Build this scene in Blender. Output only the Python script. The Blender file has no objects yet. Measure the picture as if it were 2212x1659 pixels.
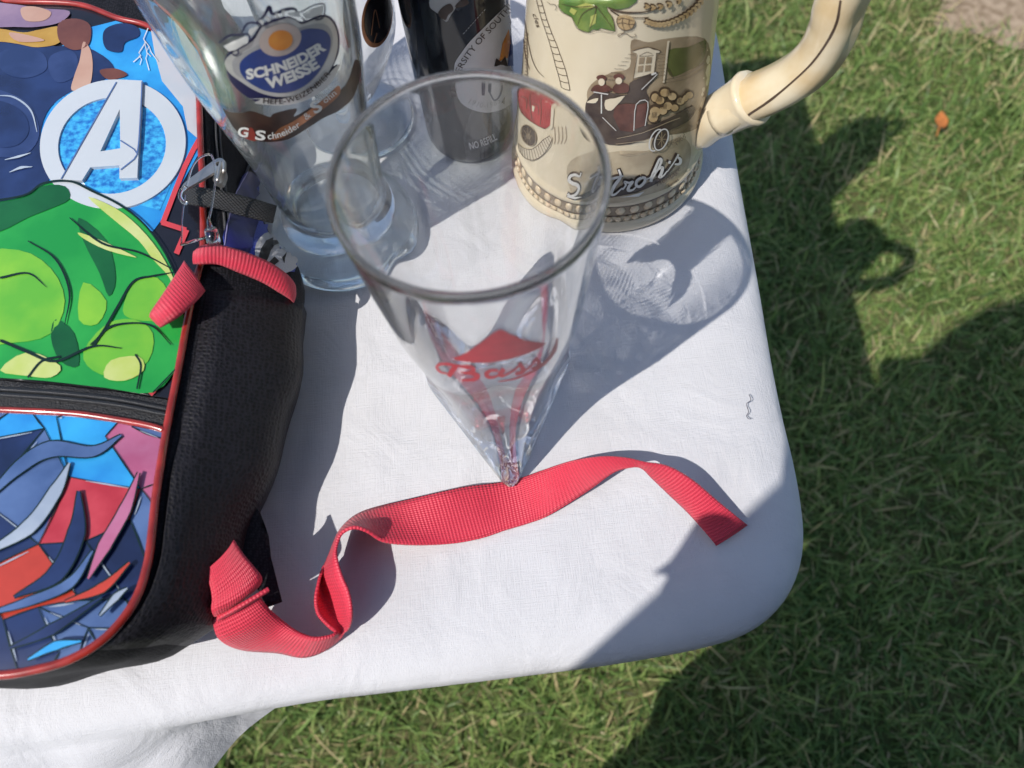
import bpy, bmesh, math, random
import numpy as np
from mathutils import Vector, Matrix, geometry
from mathutils.bvhtree import BVHTree

scene = bpy.context.scene
col = scene.collection
rnd = random.Random(7)
rng = np.random.default_rng(11)

# ------------------------------------------------------------------ camera
PW, PH, FPX = 2212.0, 1659.0, 1712.0          # survey picture size and focal length in its pixels
CAM_H = 0.34                                   # metres above the table top (z = 0)
GROUND = -0.74
_t, _p = math.radians(64.71), math.radians(6.15)
CAM = Vector((0, 0, CAM_H))
_f = Vector((0, math.cos(_t), -math.sin(_t)))
_r0, _u0 = Vector((1, 0, 0)), Vector((0, math.sin(_t), math.cos(_t)))
_r = _r0 * math.cos(_p) - _u0 * math.sin(_p)
_u = _u0 * math.cos(_p) + _r0 * math.sin(_p)
cd = bpy.data.cameras.new('camera')
cam = bpy.data.objects.new('camera', cd)
col.objects.link(cam)
cam.matrix_world = Matrix(((_r.x, _u.x, -_f.x, CAM.x), (_r.y, _u.y, -_f.y, CAM.y),
                           (_r.z, _u.z, -_f.z, CAM.z), (0, 0, 0, 1)))
cd.sensor_width = 36
cd.lens = 36 * FPX / PW
cd.clip_start, cd.clip_end = 0.003, 500
cd.dof.use_dof = True
cd.dof.focus_distance = 0.375
cd.dof.aperture_fstop = 10.5
scene.camera = cam

# ------------------------------------------------------------------ light
KX, KY = 0.56, 0.44                            # shadow run per metre of height
world = bpy.data.worlds.new('World')
scene.world = world
world.use_nodes = True
wn = world.node_tree.nodes
sky = wn.new('ShaderNodeTexSky')
sky.sky_type = 'NISHITA'
sky.sun_disc = False
sky.sun_elevation = math.atan(1 / math.hypot(KX, KY))
sky.sun_rotation = math.atan2(-KX, -KY)
sky.air_density, sky.dust_density = 1.0, 1.0
wn['Background'].inputs[1].default_value = 0.115
world.node_tree.links.new(sky.outputs[0], wn['Background'].inputs[0])
sd = bpy.data.lights.new('sun', 'SUN')
sd.energy = 3.3
sd.angle = math.radians(0.53)
sd.color = (1.0, 0.955, 0.89)
sun = bpy.data.objects.new('sun', sd)
col.objects.link(sun)
sun.rotation_euler = Vector((KX, KY, -1)).to_track_quat('-Z', 'Y').to_euler()
sun.location = (-3, -2.4, 5)
scene.view_settings.view_transform = 'Standard'
scene.view_settings.look = 'None'
scene.view_settings.exposure = 0.42
scene.view_settings.gamma = 1.0
scene.cycles.max_bounces = 12
scene.cycles.transmission_bounces = 12
scene.cycles.diffuse_bounces = 3
scene.cycles.glossy_bounces = 4
scene.cycles.use_adaptive_sampling = True
scene.cycles.adaptive_threshold = 0.02
scene.cycles.transparent_max_bounces = 16
scene.cycles.caustics_refractive = True
scene.cycles.caustics_reflective = True
scene.cycles.blur_glossy = 0.5
scene.cycles.use_denoising = True
try:
    sd.cycles.is_caustics_light = True
except Exception as e:
    print('caustics light', e)


# ------------------------------------------------------------------ helpers
def ray(x, y):
    return _f + _r * ((x - PW / 2) / FPX) - _u * ((y - PH / 2) / FPX)


def at(x, y, z=0.0):
    d = ray(x, y)
    return CAM + d * ((z - CAM.z) / d.z)


def hit_h(x, y, zf):
    z = 0.06
    for _ in range(14):
        p = at(x, y, z)
        z = zf(p.x, p.y)
    return at(x, y, z)


def crop(x0, y0, s):
    """crop-window coordinates to survey pixels"""
    k = PW / 3000.0
    return lambda pts: [((x0 + p[0] / s) * k, (y0 + p[1] / s) * k) for p in pts]


def lin(c):
    return tuple(((v / 255) / 12.92 if v / 255 <= 0.04045 else ((v / 255 + 0.055) / 1.055) ** 2.4) for v in c)


def smooth(pts, n=8, closed=False):
    """Catmull-Rom through points of any dimension"""
    P = [np.array(p, float) for p in pts]
    if closed:
        Q = [P[-1]] + P + [P[0], P[1]]
        m = len(P)
    else:
        Q = [2 * P[0] - P[1]] + P + [2 * P[-1] - P[-2]]
        m = len(P) - 1
    out = []
    for i in range(m):
        a, b, c, d = Q[i:i + 4]
        for k in range(n):
            t = k / n
            out.append(0.5 * (2 * b + (c - a) * t + (2 * a - 5 * b + 4 * c - d) * t * t + (3 * b - a - 3 * c + d) * t ** 3))
    if not closed:
        out.append(P[-1])
    return [tuple(o) for o in out]


def resample(pts, n):
    P = np.array(pts, float)
    d = np.r_[0, np.cumsum(np.linalg.norm(np.diff(P, axis=0), axis=1))]
    s = np.linspace(0, d[-1], n)
    return np.stack([np.interp(s, d, P[:, k]) for k in range(P.shape[1])], 1)


def link(name, verts, faces, mat=None, parent=None, smooth_shade=True, uv=None):
    me = bpy.data.meshes.new(name)
    me.from_pydata([tuple(v) for v in verts], [], [tuple(f) for f in faces])
    if smooth_shade:
        me.polygons.foreach_set('use_smooth', [True] * len(me.polygons))
    if uv is not None:
        lay = me.uv_layers.new(name='UVMap')
        idx = np.zeros(len(me.loops), np.int32)
        me.loops.foreach_get('vertex_index', idx)
        lay.data.foreach_set('uv', np.array(uv, np.float32)[idx].ravel())
    me.update()
    o = bpy.data.objects.new(name, me)
    col.objects.link(o)
    if mat:
        me.materials.append(mat)
    if parent:
        o.parent = parent
        o.matrix_parent_inverse = parent.matrix_world.inverted()
    return o


def fix_normals(o):
    bm = bmesh.new()
    bm.from_mesh(o.data)
    bmesh.ops.recalc_face_normals(bm, faces=bm.faces)
    bm.to_mesh(o.data)
    bm.free()
    return o


def thing(name, loc, label, cat, group=None):
    o = bpy.data.objects.new(name, None)
    o.empty_display_size = 0.02
    col.objects.link(o)
    o.matrix_world = Matrix.Translation(loc)
    bpy.context.view_layer.update()
    tag(o, label, cat, group)
    return o


def tag(o, label=None, cat=None, group=None, kind=None):
    for k, v in (('label', label), ('category', cat), ('group', group), ('kind', kind)):
        if v:
            o[k] = v
    return o


class MB:
    """collects pieces of mesh into one object"""
    def __init__(s):
        s.v, s.f = [], []

    def add(s, v, f):
        n = len(s.v)
        s.v += [tuple(p) for p in v]
        s.f += [tuple(i + n for i in q) for q in f]
        return s

    def box(s, c, size, mtx=None):
        h = [a / 2 for a in size]
        v = [Vector((x * h[0], y * h[1], z * h[2])) for x in (-1, 1) for y in (-1, 1) for z in (-1, 1)]
        if mtx:
            v = [mtx @ p for p in v]
        v = [p + Vector(c) for p in v]
        return s.add(v, [(0, 1, 3, 2), (4, 6, 7, 5), (0, 4, 5, 1), (2, 3, 7, 6), (0, 2, 6, 4), (1, 5, 7, 3)])

    def tube(s, pts, r, n=8, closed=False, cap=True):
        P = [Vector(p) for p in pts]
        m = len(P)
        R = r if hasattr(r, '__len__') else [r] * m
        prev = None
        v, f = [], []
        for i in range(m):
            a = P[(i - 1) % m] if closed or i else P[0]
            b = P[(i + 1) % m] if closed or i < m - 1 else P[-1]
            t = (b - a).normalized()
            if prev is None:
                nx = t.orthogonal().normalized()
            else:
                nx = (prev - t * prev.dot(t)).normalized()
            prev = nx
            ny = t.cross(nx)
            for k in range(n):
                an = 2 * math.pi * k / n
                v.append(P[i] + (nx * math.cos(an) + ny * math.sin(an)) * R[i])
        for i in range(m if closed else m - 1):
            j = (i + 1) % m
            for k in range(n):
                f.append((i * n + k, i * n + (k + 1) % n, j * n + (k + 1) % n, j * n + k))
        if cap and not closed:
            f.append(tuple(range(n))[::-1])
            f.append(tuple((m - 1) * n + k for k in range(n)))
        return s.add(v, f)

    def build(s, name, mat, parent=None, smooth_shade=True):
        return link(name, s.v, s.f, mat, parent, smooth_shade)


def lathe(profile, n=96, centre=(0, 0, 0)):
    """closed surface of revolution; profile from axis to axis"""
    v, f = [], []
    m = len(profile)
    for r, z in profile:
        for k in range(n):
            a = 2 * math.pi * k / n
            v.append((centre[0] + max(r, 1e-5) * math.cos(a), centre[1] + max(r, 1e-5) * math.sin(a), centre[2] + z))
    for i in range(m - 1):
        for k in range(n):
            f.append((i * n + k, i * n + (k + 1) % n, (i + 1) * n + (k + 1) % n, (i + 1) * n + k))
    return v, f


def cdt(outline, step, holes=()):
    """triangulate a 2-D outline with interior points about every step"""
    pts = [Vector(p) for p in outline]
    edges = [(i, (i + 1) % len(pts)) for i in range(len(pts))]
    for h in holes:
        b = len(pts)
        pts += [Vector(p) for p in h]
        edges += [(b + i, b + (i + 1) % len(h)) for i in range(len(h))]
    xs = [p[0] for p in outline]
    ys = [p[1] for p in outline]
    x0, x1, y0, y1 = min(xs), max(xs), min(ys), max(ys)

    def inside(x, y, poly):
        c = False
        j = len(poly) - 1
        for i in range(len(poly)):
            if (poly[i][1] > y) != (poly[j][1] > y) and x < (poly[j][0] - poly[i][0]) * (y - poly[i][1]) / (poly[j][1] - poly[i][1] + 1e-12) + poly[i][0]:
                c = not c
            j = i
        return c
    if step:
        y = y0 + step * .5
        row = 0
        while y < y1:
            x = x0 + step * (.5 if row % 2 else .25)
            while x < x1:
                if inside(x, y, outline):
                    pts.append(Vector((x, y)))
                x += step
            y += step
            row += 1
    V, _, F, _, _, _ = geometry.delaunay_2d_cdt(pts, edges, [], 0, 1e-5)
    V = [(p[0], p[1]) for p in V]
    out = []
    for q in F:
        cx = sum(V[i][0] for i in q) / len(q)
        cy = sum(V[i][1] for i in q) / len(q)
        if inside(cx, cy, outline) and not any(inside(cx, cy, h) for h in holes):
            out.append(tuple(q))
    return V, out


def ribbon2d(pts, w):
    """strip polygon mesh along a 2-D line, w a width or list of widths"""
    P = np.array(pts, float)
    n = len(P)
    W = np.interp(np.linspace(0, 1, n), np.linspace(0, 1, len(w)), w) if hasattr(w, '__len__') else np.full(n, w, float)
    T = np.gradient(P, axis=0)
    T /= np.linalg.norm(T, axis=1)[:, None] + 1e-9
    N = np.stack([-T[:, 1], T[:, 0]], 1)
    A, B = P + N * W[:, None] / 2, P - N * W[:, None] / 2
    v = [tuple(a) for a in A] + [tuple(b) for b in B]
    f = [(i, i + 1, n + i + 1, n + i) for i in range(n - 1)]
    return v, f


def ellipse(cx, cy, rx, ry, n=40, rot=0, a0=0, a1=360):
    c, s = math.cos(math.radians(rot)), math.sin(math.radians(rot))
    out = []
    m = n if a1 - a0 >= 360 else n + 1
    for k in range(m):
        a = math.radians(a0 + (a1 - a0) * k / n)
        x, y = rx * math.cos(a), ry * math.sin(a)
        out.append((cx + x * c - y * s, cy + x * s + y * c))
    return out


def text2d(body, size=1.0, offset=0.0, shear=0.0, space=1.0):
    cu = bpy.data.curves.new('lettering', 'FONT')
    cu.body = body
    cu.size = size
    cu.offset = offset
    cu.shear = shear
    cu.space_character = space
    cu.resolution_u = 3
    ob = bpy.data.objects.new('lettering', cu)
    col.objects.link(ob)
    bpy.context.view_layer.update()
    me = ob.to_mesh()
    v = [(q.co.x, q.co.y) for q in me.vertices]
    f = [tuple(p.vertices) for p in me.polygons]
    ob.to_mesh_clear()
    bpy.data.objects.remove(ob)
    bpy.data.curves.remove(cu)
    return v, f


def text_on_path(body, path, height, offset=0.0, shear=0.0, fit=True, space=1.0, y0=0.0, up=1):
    """lay lettering along a 2-D pixel path (y down); height in path units"""
    v, f = text2d(body, 1.0, offset, shear, space)
    P = np.array(path, float)
    d = np.r_[0, np.cumsum(np.linalg.norm(np.diff(P, axis=0), axis=1))]
    x0 = min(p[0] for p in v)
    x1 = max(p[0] for p in v)
    k = d[-1] / (x1 - x0) if fit else height / .7
    out = []
    for x, y in v:
        s = (x - x0) * k
        px, py = np.interp(s, d, P[:, 0]), np.interp(s, d, P[:, 1])
        e = d[-1] * .02
        tx = np.interp(s + e, d, P[:, 0]) - np.interp(s - e, d, P[:, 0])
        ty = np.interp(s + e, d, P[:, 1]) - np.interp(s - e, d, P[:, 1])
        L = math.hypot(tx, ty) + 1e-9
        h = y * height / .7 + y0
        out.append((px + ty / L * h * up, py - tx / L * h * up))
    return out, f


class Surface:
    """a built body that prints are laid on"""
    def __init__(s, verts, faces):
        s.bvh = BVHTree.FromPolygons([Vector(v) for v in verts], [tuple(f) for f in faces])

    def hit(s, x, y, eps):
        d = ray(x, y).normalized()
        loc, nor, i, dist = s.bvh.ray_cast(CAM, d)
        if loc is None:
            return None
        if nor.dot(d) > 0:
            nor = -nor
        return loc + nor * eps

    def lay(s, mb, V, F, eps):
        H = [s.hit(x, y, eps) for x, y in V]
        ok = [f for f in F if all(H[i] is not None for i in f)]
        idx = {}
        vv = []
        ff = []
        for f in ok:
            q = []
            for i in f:
                if i not in idx:
                    idx[i] = len(vv)
                    vv.append(H[i])
                q.append(idx[i])
            if max((vv[a] - vv[b]).length for a in q for b in q) < 0.03:
                ff.append(tuple(q))
        mb.add(vv, ff)
        return mb


# ------------------------------------------------------------------ materials
def mat(name, color, rough=0.5, metal=0.0, var=0.0, vscale=40.0, bump=0.0, bscale=200.0, coat=0.0,
        color2=None, spec=0.5, sheen=0.0, coord='Object', detail=4.0):
    m = bpy.data.materials.new(name)
    m.use_nodes = True
    nt = m.node_tree
    b = nt.nodes['Principled BSDF']
    b.inputs['Roughness'].default_value = rough
    b.inputs['Metallic'].default_value = metal
    b.inputs['Specular IOR Level'].default_value = spec
    b.inputs['Coat Weight'].default_value = coat
    b.inputs['Coat Roughness'].default_value = 0.08
    b.inputs['Sheen Weight'].default_value = sheen
    b.inputs['Base Color'].default_value = (*color, 1)
    tc = nt.nodes.new('ShaderNodeTexCoord')
    if var or color2:
        n = nt.nodes.new('ShaderNodeTexNoise')
        n.inputs['Scale'].default_value = vscale
        n.inputs['Detail'].default_value = detail
        nt.links.new(tc.outputs[coord], n.inputs['Vector'])
        r = nt.nodes.new('ShaderNodeValToRGB')
        c2 = color2 if color2 else tuple(min(1, c * (1 + var)) for c in color)
        c1 = color if color2 else tuple(c * (1 - var) for c in color)
        r.color_ramp.elements[0].position = 0.35
        r.color_ramp.elements[1].position = 0.65
        r.color_ramp.elements[0].color = (*c1, 1)
        r.color_ramp.elements[1].color = (*c2, 1)
        nt.links.new(n.outputs['Fac'], r.inputs['Fac'])
        nt.links.new(r.outputs['Color'], b.inputs['Base Color'])
    if bump:
        n2 = nt.nodes.new('ShaderNodeTexNoise')
        n2.inputs['Scale'].default_value = bscale
        n2.inputs['Detail'].default_value = 3
        nt.links.new(tc.outputs[coord], n2.inputs['Vector'])
        bp = nt.nodes.new('ShaderNodeBump')
        bp.inputs['Strength'].default_value = bump
        bp.inputs['Distance'].default_value = 0.001
        nt.links.new(n2.outputs['Fac'], bp.inputs['Height'])
        nt.links.new(bp.outputs['Normal'], b.inputs['Normal'])
    return m


def glass_mat(name, color, ior=1.5, rough=0.0, clear=0.0, film=0.0):
    m = bpy.data.materials.new(name)
    m.use_nodes = True
    nt = m.node_tree
    for n in list(nt.nodes):
        if n.type != 'OUTPUT_MATERIAL':
            nt.nodes.remove(n)
    out = nt.nodes['Material Output']
    g = nt.nodes.new('ShaderNodeBsdfGlass')
    g.inputs['Color'].default_value = (*color, 1)
    g.inputs['IOR'].default_value = ior
    g.inputs['Roughness'].default_value = rough
    last = g.outputs[0]
    if clear:                                     # thin clear wall
        t = nt.nodes.new('ShaderNodeBsdfTransparent')
        t.inputs['Color'].default_value = (*color, 1)
        mx = nt.nodes.new('ShaderNodeMixShader')
        mx.inputs[0].default_value = clear
        nt.links.new(last, mx.inputs[1])
        nt.links.new(t.outputs[0], mx.inputs[2])
        last = mx.outputs[0]
    if film:                                      # dust film that also paints a whitish haze over the glass
        d = nt.nodes.new('ShaderNodeBsdfTranslucent')
        d2 = nt.nodes.new('ShaderNodeBsdfDiffuse')
        d.inputs['Color'].default_value = (.9, .9, .9, 1)
        d2.inputs['Color'].default_value = (.9, .9, .9, 1)
        m0 = nt.nodes.new('ShaderNodeMixShader')
        nt.links.new(d.outputs[0], m0.inputs[1])
        nt.links.new(d2.outputs[0], m0.inputs[2])
        tc = nt.nodes.new('ShaderNodeTexCoord')
        nz = nt.nodes.new('ShaderNodeTexNoise')
        nz.inputs['Scale'].default_value = 60
        nz.inputs['Detail'].default_value = 5
        nt.links.new(tc.outputs['Object'], nz.inputs['Vector'])
        mp = nt.nodes.new('ShaderNodeMapRange')
        mp.inputs['From Min'].default_value = .3
        mp.inputs['From Max'].default_value = .7
        mp.inputs['To Min'].default_value = film * .5
        mp.inputs['To Max'].default_value = film * 1.5
        nt.links.new(nz.outputs['Fac'], mp.inputs['Value'])
        mx = nt.nodes.new('ShaderNodeMixShader')
        nt.links.new(mp.outputs[0], mx.inputs[0])
        nt.links.new(last, mx.inputs[1])
        nt.links.new(m0.outputs[0], mx.inputs[2])
        last = mx.outputs[0]
    nt.links.new(last, out.inputs['Surface'])
    return m


def cloth_mat(name, lo, hi, pitch, bump=.7, rough=.6, spec=.2):
    """fine woven or netted fabric laid out in object space"""
    m = bpy.data.materials.new(name)
    m.use_nodes = True
    nt = m.node_tree
    b = nt.nodes['Principled BSDF']
    tc = nt.nodes.new('ShaderNodeTexCoord')
    nz = nt.nodes.new('ShaderNodeTexNoise')
    nz.inputs['Scale'].default_value = 40
    nt.links.new(tc.outputs['Object'], nz.inputs['Vector'])
    sc_ = nt.nodes.new('ShaderNodeVectorMath')
    sc_.operation = 'SCALE'
    sc_.inputs['Scale'].default_value = pitch * .8
    nt.links.new(nz.outputs['Color'], sc_.inputs[0])
    ad = nt.nodes.new('ShaderNodeVectorMath')
    nt.links.new(tc.outputs['Object'], ad.inputs[0])
    nt.links.new(sc_.outputs[0], ad.inputs[1])
    vo = nt.nodes.new('ShaderNodeTexVoronoi')
    vo.inputs['Scale'].default_value = 1 / pitch
    vo.inputs['Randomness'].default_value = .55
    nt.links.new(ad.outputs[0], vo.inputs['Vector'])
    r = nt.nodes.new('ShaderNodeValToRGB')
    r.color_ramp.elements[0].position, r.color_ramp.elements[0].color = .25, (*lo, 1)
    r.color_ramp.elements[1].position, r.color_ramp.elements[1].color = .60, (*hi, 1)
    nt.links.new(vo.outputs['Distance'], r.inputs['Fac'])
    nt.links.new(r.outputs['Color'], b.inputs['Base Color'])
    bp = nt.nodes.new('ShaderNodeBump')
    bp.inputs['Strength'].default_value = bump
    bp.inputs['Distance'].default_value = pitch * .3
    nt.links.new(vo.outputs['Distance'], bp.inputs['Height'])
    nt.links.new(bp.outputs[0], b.inputs['Normal'])
    b.inputs['Roughness'].default_value = rough
    b.inputs['Specular IOR Level'].default_value = spec
    return m


def weave_mat(name, color, pitch_u, pitch_v, bump=0.6, dark=0.6, rough=0.55, sheen=0.3, diag=True):
    """woven webbing: rows of little yarn floats from the UV map (metres)"""
    m = bpy.data.materials.new(name)
    m.use_nodes = True
    nt = m.node_tree
    b = nt.nodes['Principled BSDF']
    uvn = nt.nodes.new('ShaderNodeUVMap')
    sp = nt.nodes.new('ShaderNodeSeparateXYZ')
    nt.links.new(uvn.outputs[0], sp.inputs[0])

    def math_(op, a, bb=None):
        n = nt.nodes.new('ShaderNodeMath')
        n.operation = op
        for i, q in enumerate((a, bb)):
            if q is None:
                continue
            if isinstance(q, (int, float)):
                n.inputs[i].default_value = q
            else:
                nt.links.new(q, n.inputs[i])
        return n.outputs[0]
    u = math_('MULTIPLY', sp.outputs[0], 2 * math.pi / pitch_u)
    v = math_('MULTIPLY', sp.outputs[1], 2 * math.pi / pitch_v)
    if diag:
        u2 = math_('ADD', u, v)
        v2 = math_('SUBTRACT', v, u)
    else:
        u2, v2 = u, v
    h = math_('MULTIPLY', math_('SINE', u2), math_('SINE', v2))
    h = math_('ADD', math_('MULTIPLY', h, 0.5), 0.5)
    tcw = nt.nodes.new('ShaderNodeTexCoord')
    nzw = nt.nodes.new('ShaderNodeTexNoise')
    nzw.inputs['Scale'].default_value = 90
    nzw.inputs['Detail'].default_value = 6
    nt.links.new(tcw.outputs['Object'], nzw.inputs['Vector'])
    h = math_('MULTIPLY', h, math_('ADD', math_('MULTIPLY', nzw.outputs['Fac'], 1.1), .45))
    mx = nt.nodes.new('ShaderNodeMix')
    mx.data_type = 'RGBA'
    mx.inputs[6].default_value = (*[c * dark for c in color], 1)
    mx.inputs[7].default_value = (*color, 1)
    nt.links.new(h, mx.inputs[0])
    nt.links.new(mx.outputs[2], b.inputs['Base Color'])
    bp = nt.nodes.new('ShaderNodeBump')
    bp.inputs['Strength'].default_value = bump
    bp.inputs['Distance'].default_value = 0.0006
    nt.links.new(h, bp.inputs['Height'])
    nt.links.new(bp.outputs[0], b.inputs['Normal'])
    b.inputs['Roughness'].default_value = rough
    b.inputs['Sheen Weight'].default_value = sheen
    return m
#@@SETTING
# ------------------------------------------------------------------ the setting: lawn
M_ground = mat('lawn_thatch', (0.050, 0.075, 0.022), 0.95, var=0.0, vscale=9, bump=1.0, bscale=120, color2=(0.105, 0.105, 0.045), spec=0.1)
S = 70.0
ground = link('ground', [(-S, -S, GROUND), (S, -S, GROUND), (S, S, GROUND), (-S, S, GROUND)], [(0, 1, 2, 3)], M_ground, smooth_shade=False)
tag(ground, 'trodden garden lawn around and under the table', 'lawn', kind='structure')

M_soil = mat('dry_soil', (0.20, 0.145, 0.095), 0.95, vscale=60, color2=(0.36, 0.28, 0.20), bump=1.0, bscale=260, spec=0.1)
sc_ = at(2180, 20, GROUND)
SOIL = (sc_.x + .06, sc_.y + .10)


def soil_r(a):
    return .19 + .03 * math.sin(3 * a + 1) + .018 * math.sin(7 * a) + .012 * math.sin(13 * a + 2)


ol = [(SOIL[0] + soil_r(a) * math.cos(a) * 1.25, SOIL[1] + soil_r(a) * math.sin(a)) for a in np.linspace(0, 2 * math.pi, 72, endpoint=False)]
V, F = cdt(ol, .02)
so = link('soil_patch', [(x, y, GROUND + .004 + .005 * max(0, 1 - math.hypot((x - SOIL[0]) / 1.25, y - SOIL[1]) / .17) * (1 + .5 * math.sin(x * 90) * math.sin(y * 110))) for x, y in V], F, M_soil)
tag(so, 'bare patch of dry brown soil in the grass beyond the mug handle', 'soil', kind='structure')


def make_grass():
    N = 330000
    x = rng.uniform(-1.3, 1.9, N)
    y = rng.uniform(-.9, 2.3, N)
    keep = rng.uniform(0, 1, N)
    # ground hidden by the table top stays thin, ground out in the open is dense
    tx, ty = x * CAM_H / (CAM_H - GROUND), y * CAM_H / (CAM_H - GROUND)
    under = (tx < .085) & (ty > .06)
    P = np.stack([x, y, np.full(N, GROUND + .02)], 1) - np.array(CAM)
    dep = P @ np.array(_f)
    pxx = PW / 2 + FPX * (P @ np.array(_r)) / dep
    pyy = PH / 2 - FPX * (P @ np.array(_u)) / dep
    seen = (pxx > -150) & (pxx < PW + 150) & (pyy > -150) & (pyy < PH + 150)
    prob = np.where(seen & ~under, 1.0, np.where(under, .06, .16))
    sa = np.arctan2(y - SOIL[1], (x - SOIL[0]) / 1.25)
    sr = np.hypot((x - SOIL[0]) / 1.25, y - SOIL[1])
    lim = .19 + .03 * np.sin(3 * sa + 1) + .018 * np.sin(7 * sa) + .012 * np.sin(13 * sa + 2)
    prob = np.where(sr < lim, prob * np.clip((sr / lim - .72) * 1.3, 0.008, 1), prob)
    k = keep < prob
    x, y = x[k], y[k]
    n = len(x)
    clump = np.sin(x * 23 + 2 * np.sin(y * 17)) * np.sin(y * 29 + 1.5 * np.sin(x * 13))
    L = rng.uniform(.018, .050, n) * (1 + .28 * clump)
    long_ = rng.uniform(0, 1, n) < .04
    L = np.where(long_, L * 1.9, L)
    w = rng.uniform(.0010, .0030, n) * rng.choice([.7, 1, 1, 1.35], n)
    broad = rng.uniform(0, 1, n) < .06
    w = np.where(broad, w * 2.0, w)
    L = np.where(broad, L * .7, L)
    az = rng.uniform(0, 2 * math.pi, n) + .9 * np.sin(x * 9) * np.cos(y * 11)
    lean = np.clip(rng.normal(.95, .38, n), .1, 1.5)
    bend = rng.uniform(.0, .8, n)
    ts = np.array([0, .38, .72, 1.0])
    pos = np.zeros((n, 4, 3))
    cur = np.stack([x, y, np.full(n, GROUND - .002)], 1)
    pos[:, 0] = cur
    for j in range(1, 4):
        seg = (ts[j] - ts[j - 1]) * L
        an = np.clip(lean + bend * (ts[j] - .4), 0, 1.75)
        cur = cur + np.stack([np.sin(an) * np.cos(az) * seg, np.sin(an) * np.sin(az) * seg, np.cos(an) * seg], 1)
        az = az + rng.normal(0, .12, n)
        pos[:, j] = cur
    pos[:, 1:, 2] = np.maximum(pos[:, 1:, 2], GROUND + .003)
    tw = rng.normal(0, .5, n)
    side = np.stack([-np.sin(az) * np.cos(tw), np.cos(az) * np.cos(tw), np.sin(tw)], 1)
    verts = np.zeros((n, 7, 3), np.float32)
    for j, ww in enumerate((.8, 1.0, .75)):
        verts[:, 2 * j] = pos[:, j] + side * (w * ww / 2)[:, None]
        verts[:, 2 * j + 1] = pos[:, j] - side * (w * ww / 2)[:, None]
    verts[:, 6] = pos[:, 3]
    base = (np.arange(n) * 7)[:, None]
    q1 = base + np.array([[0, 1, 3, 2]])
    q2 = base + np.array([[2, 3, 5, 4]])
    t3 = base + np.array([[4, 5, 6]])
    loops = np.concatenate([np.concatenate([q1, q2, t3], 1)], 1).astype(np.int32).ravel()
    me = bpy.data.meshes.new('grass')
    me.vertices.add(n * 7)
    me.vertices.foreach_set('co', verts.ravel())
    me.loops.add(n * 11)
    me.loops.foreach_set('vertex_index', loops)
    me.polygons.add(n * 3)
    st = (np.arange(n) * 11)[:, None] + np.array([[0, 4, 8]])
    me.polygons.foreach_set('loop_start', st.astype(np.int32).ravel())
    me.update(calc_edges=True)
    at_ = me.attributes.new('tone', 'FLOAT', 'POINT')
    tone = np.clip(rng.normal(.56, .18, n) + .10 * clump, 0, 1)
    dry = rng.uniform(0, 1, n) < .14 + .25 * np.exp(-((sr[k] / lim[k] - 1.05) / .3) ** 2)
    tone = np.where(dry, rng.uniform(.9, 1, n), tone * .82)
    at_.data.foreach_set('value', np.repeat(tone, 7).astype(np.float32))
    m = bpy.data.materials.new('grass_blades')
    m.use_nodes = True
    nt = m.node_tree
    b = nt.nodes['Principled BSDF']
    a = nt.nodes.new('ShaderNodeAttribute')
    a.attribute_name = 'tone'
    r = nt.nodes.new('ShaderNodeValToRGB')
    e = r.color_ramp.elements
    e[0].position, e[0].color = 0.0, (.050, .100, .022, 1)
    e[1].position, e[1].color = 1.0, (.52, .42, .22, 1)
    for p_, c_ in ((.30, (.115, .205, .050, 1)), (.52, (.215, .310, .085, 1)), (.74, (.34, .39, .135, 1)), (.86, (.40, .36, .18, 1))):
        q = e.new(p_)
        q.color = c_
    nt.links.new(a.outputs['Fac'], r.inputs['Fac'])
    nt.links.new(r.outputs['Color'], b.inputs['Base Color'])
    b.inputs['Roughness'].default_value = .42
    b.inputs['Specular IOR Level'].default_value = .35
    tr = nt.nodes.new('ShaderNodeBsdfTranslucent')
    nt.links.new(r.outputs['Color'], tr.inputs['Color'])
    mx = nt.nodes.new('ShaderNodeMixShader')
    mx.inputs[0].default_value = .28
    nt.links.new(b.outputs[0], mx.inputs[1])
    nt.links.new(tr.outputs[0], mx.inputs[2])
    nt.links.new(mx.outputs[0], nt.nodes['Material Output'].inputs['Surface'])
    me.materials.append(m)
    o = bpy.data.objects.new('grass', me)
    col.objects.link(o)
    tag(o, 'short green lawn grass flecked with dry straw blades', 'grass', kind='stuff')
    print('grass blades', n)


make_grass()

# a curled orange leaf lying on the lawn
M_leaf = mat('dead_leaf', (0.42, 0.14, 0.03), .6, var=.25, vscale=300, bump=.5, bscale=500)
lp = at(2034, 262, GROUND + .03)
lo = [(-.5, 0), (-.3, .22), (0, .3), (.3, .2), (.55, .03), (.3, -.2), (.05, -.27), (-.25, -.2)]
V, F = cdt(smooth(lo, 4, True), .12)
lf = []
for a, b in V:
    lf.append((lp.x + (a * .3 - b * .9) * .036, lp.y + (a * .9 + b * .5) * .036, GROUND + .030 + .012 * (a * a * 1.2 + b * b * 2.5)))
n0 = len(lf)
leaf = MB().add(lf, F)
leaf.tube([Vector(lf[0]) + Vector((0, 0, 0)), Vector((lp.x - .012, lp.y - .016, GROUND + .036)), Vector((lp.x - .018, lp.y - .03, GROUND + .03))], .0012, 6)
leaf = leaf.build('fallen_leaf', M_leaf)
sm = leaf.modifiers.new('t', 'SOLIDIFY')
sm.thickness = .0008
tag(leaf, 'small curled orange dead leaf lying on the grass', 'leaf')

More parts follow.
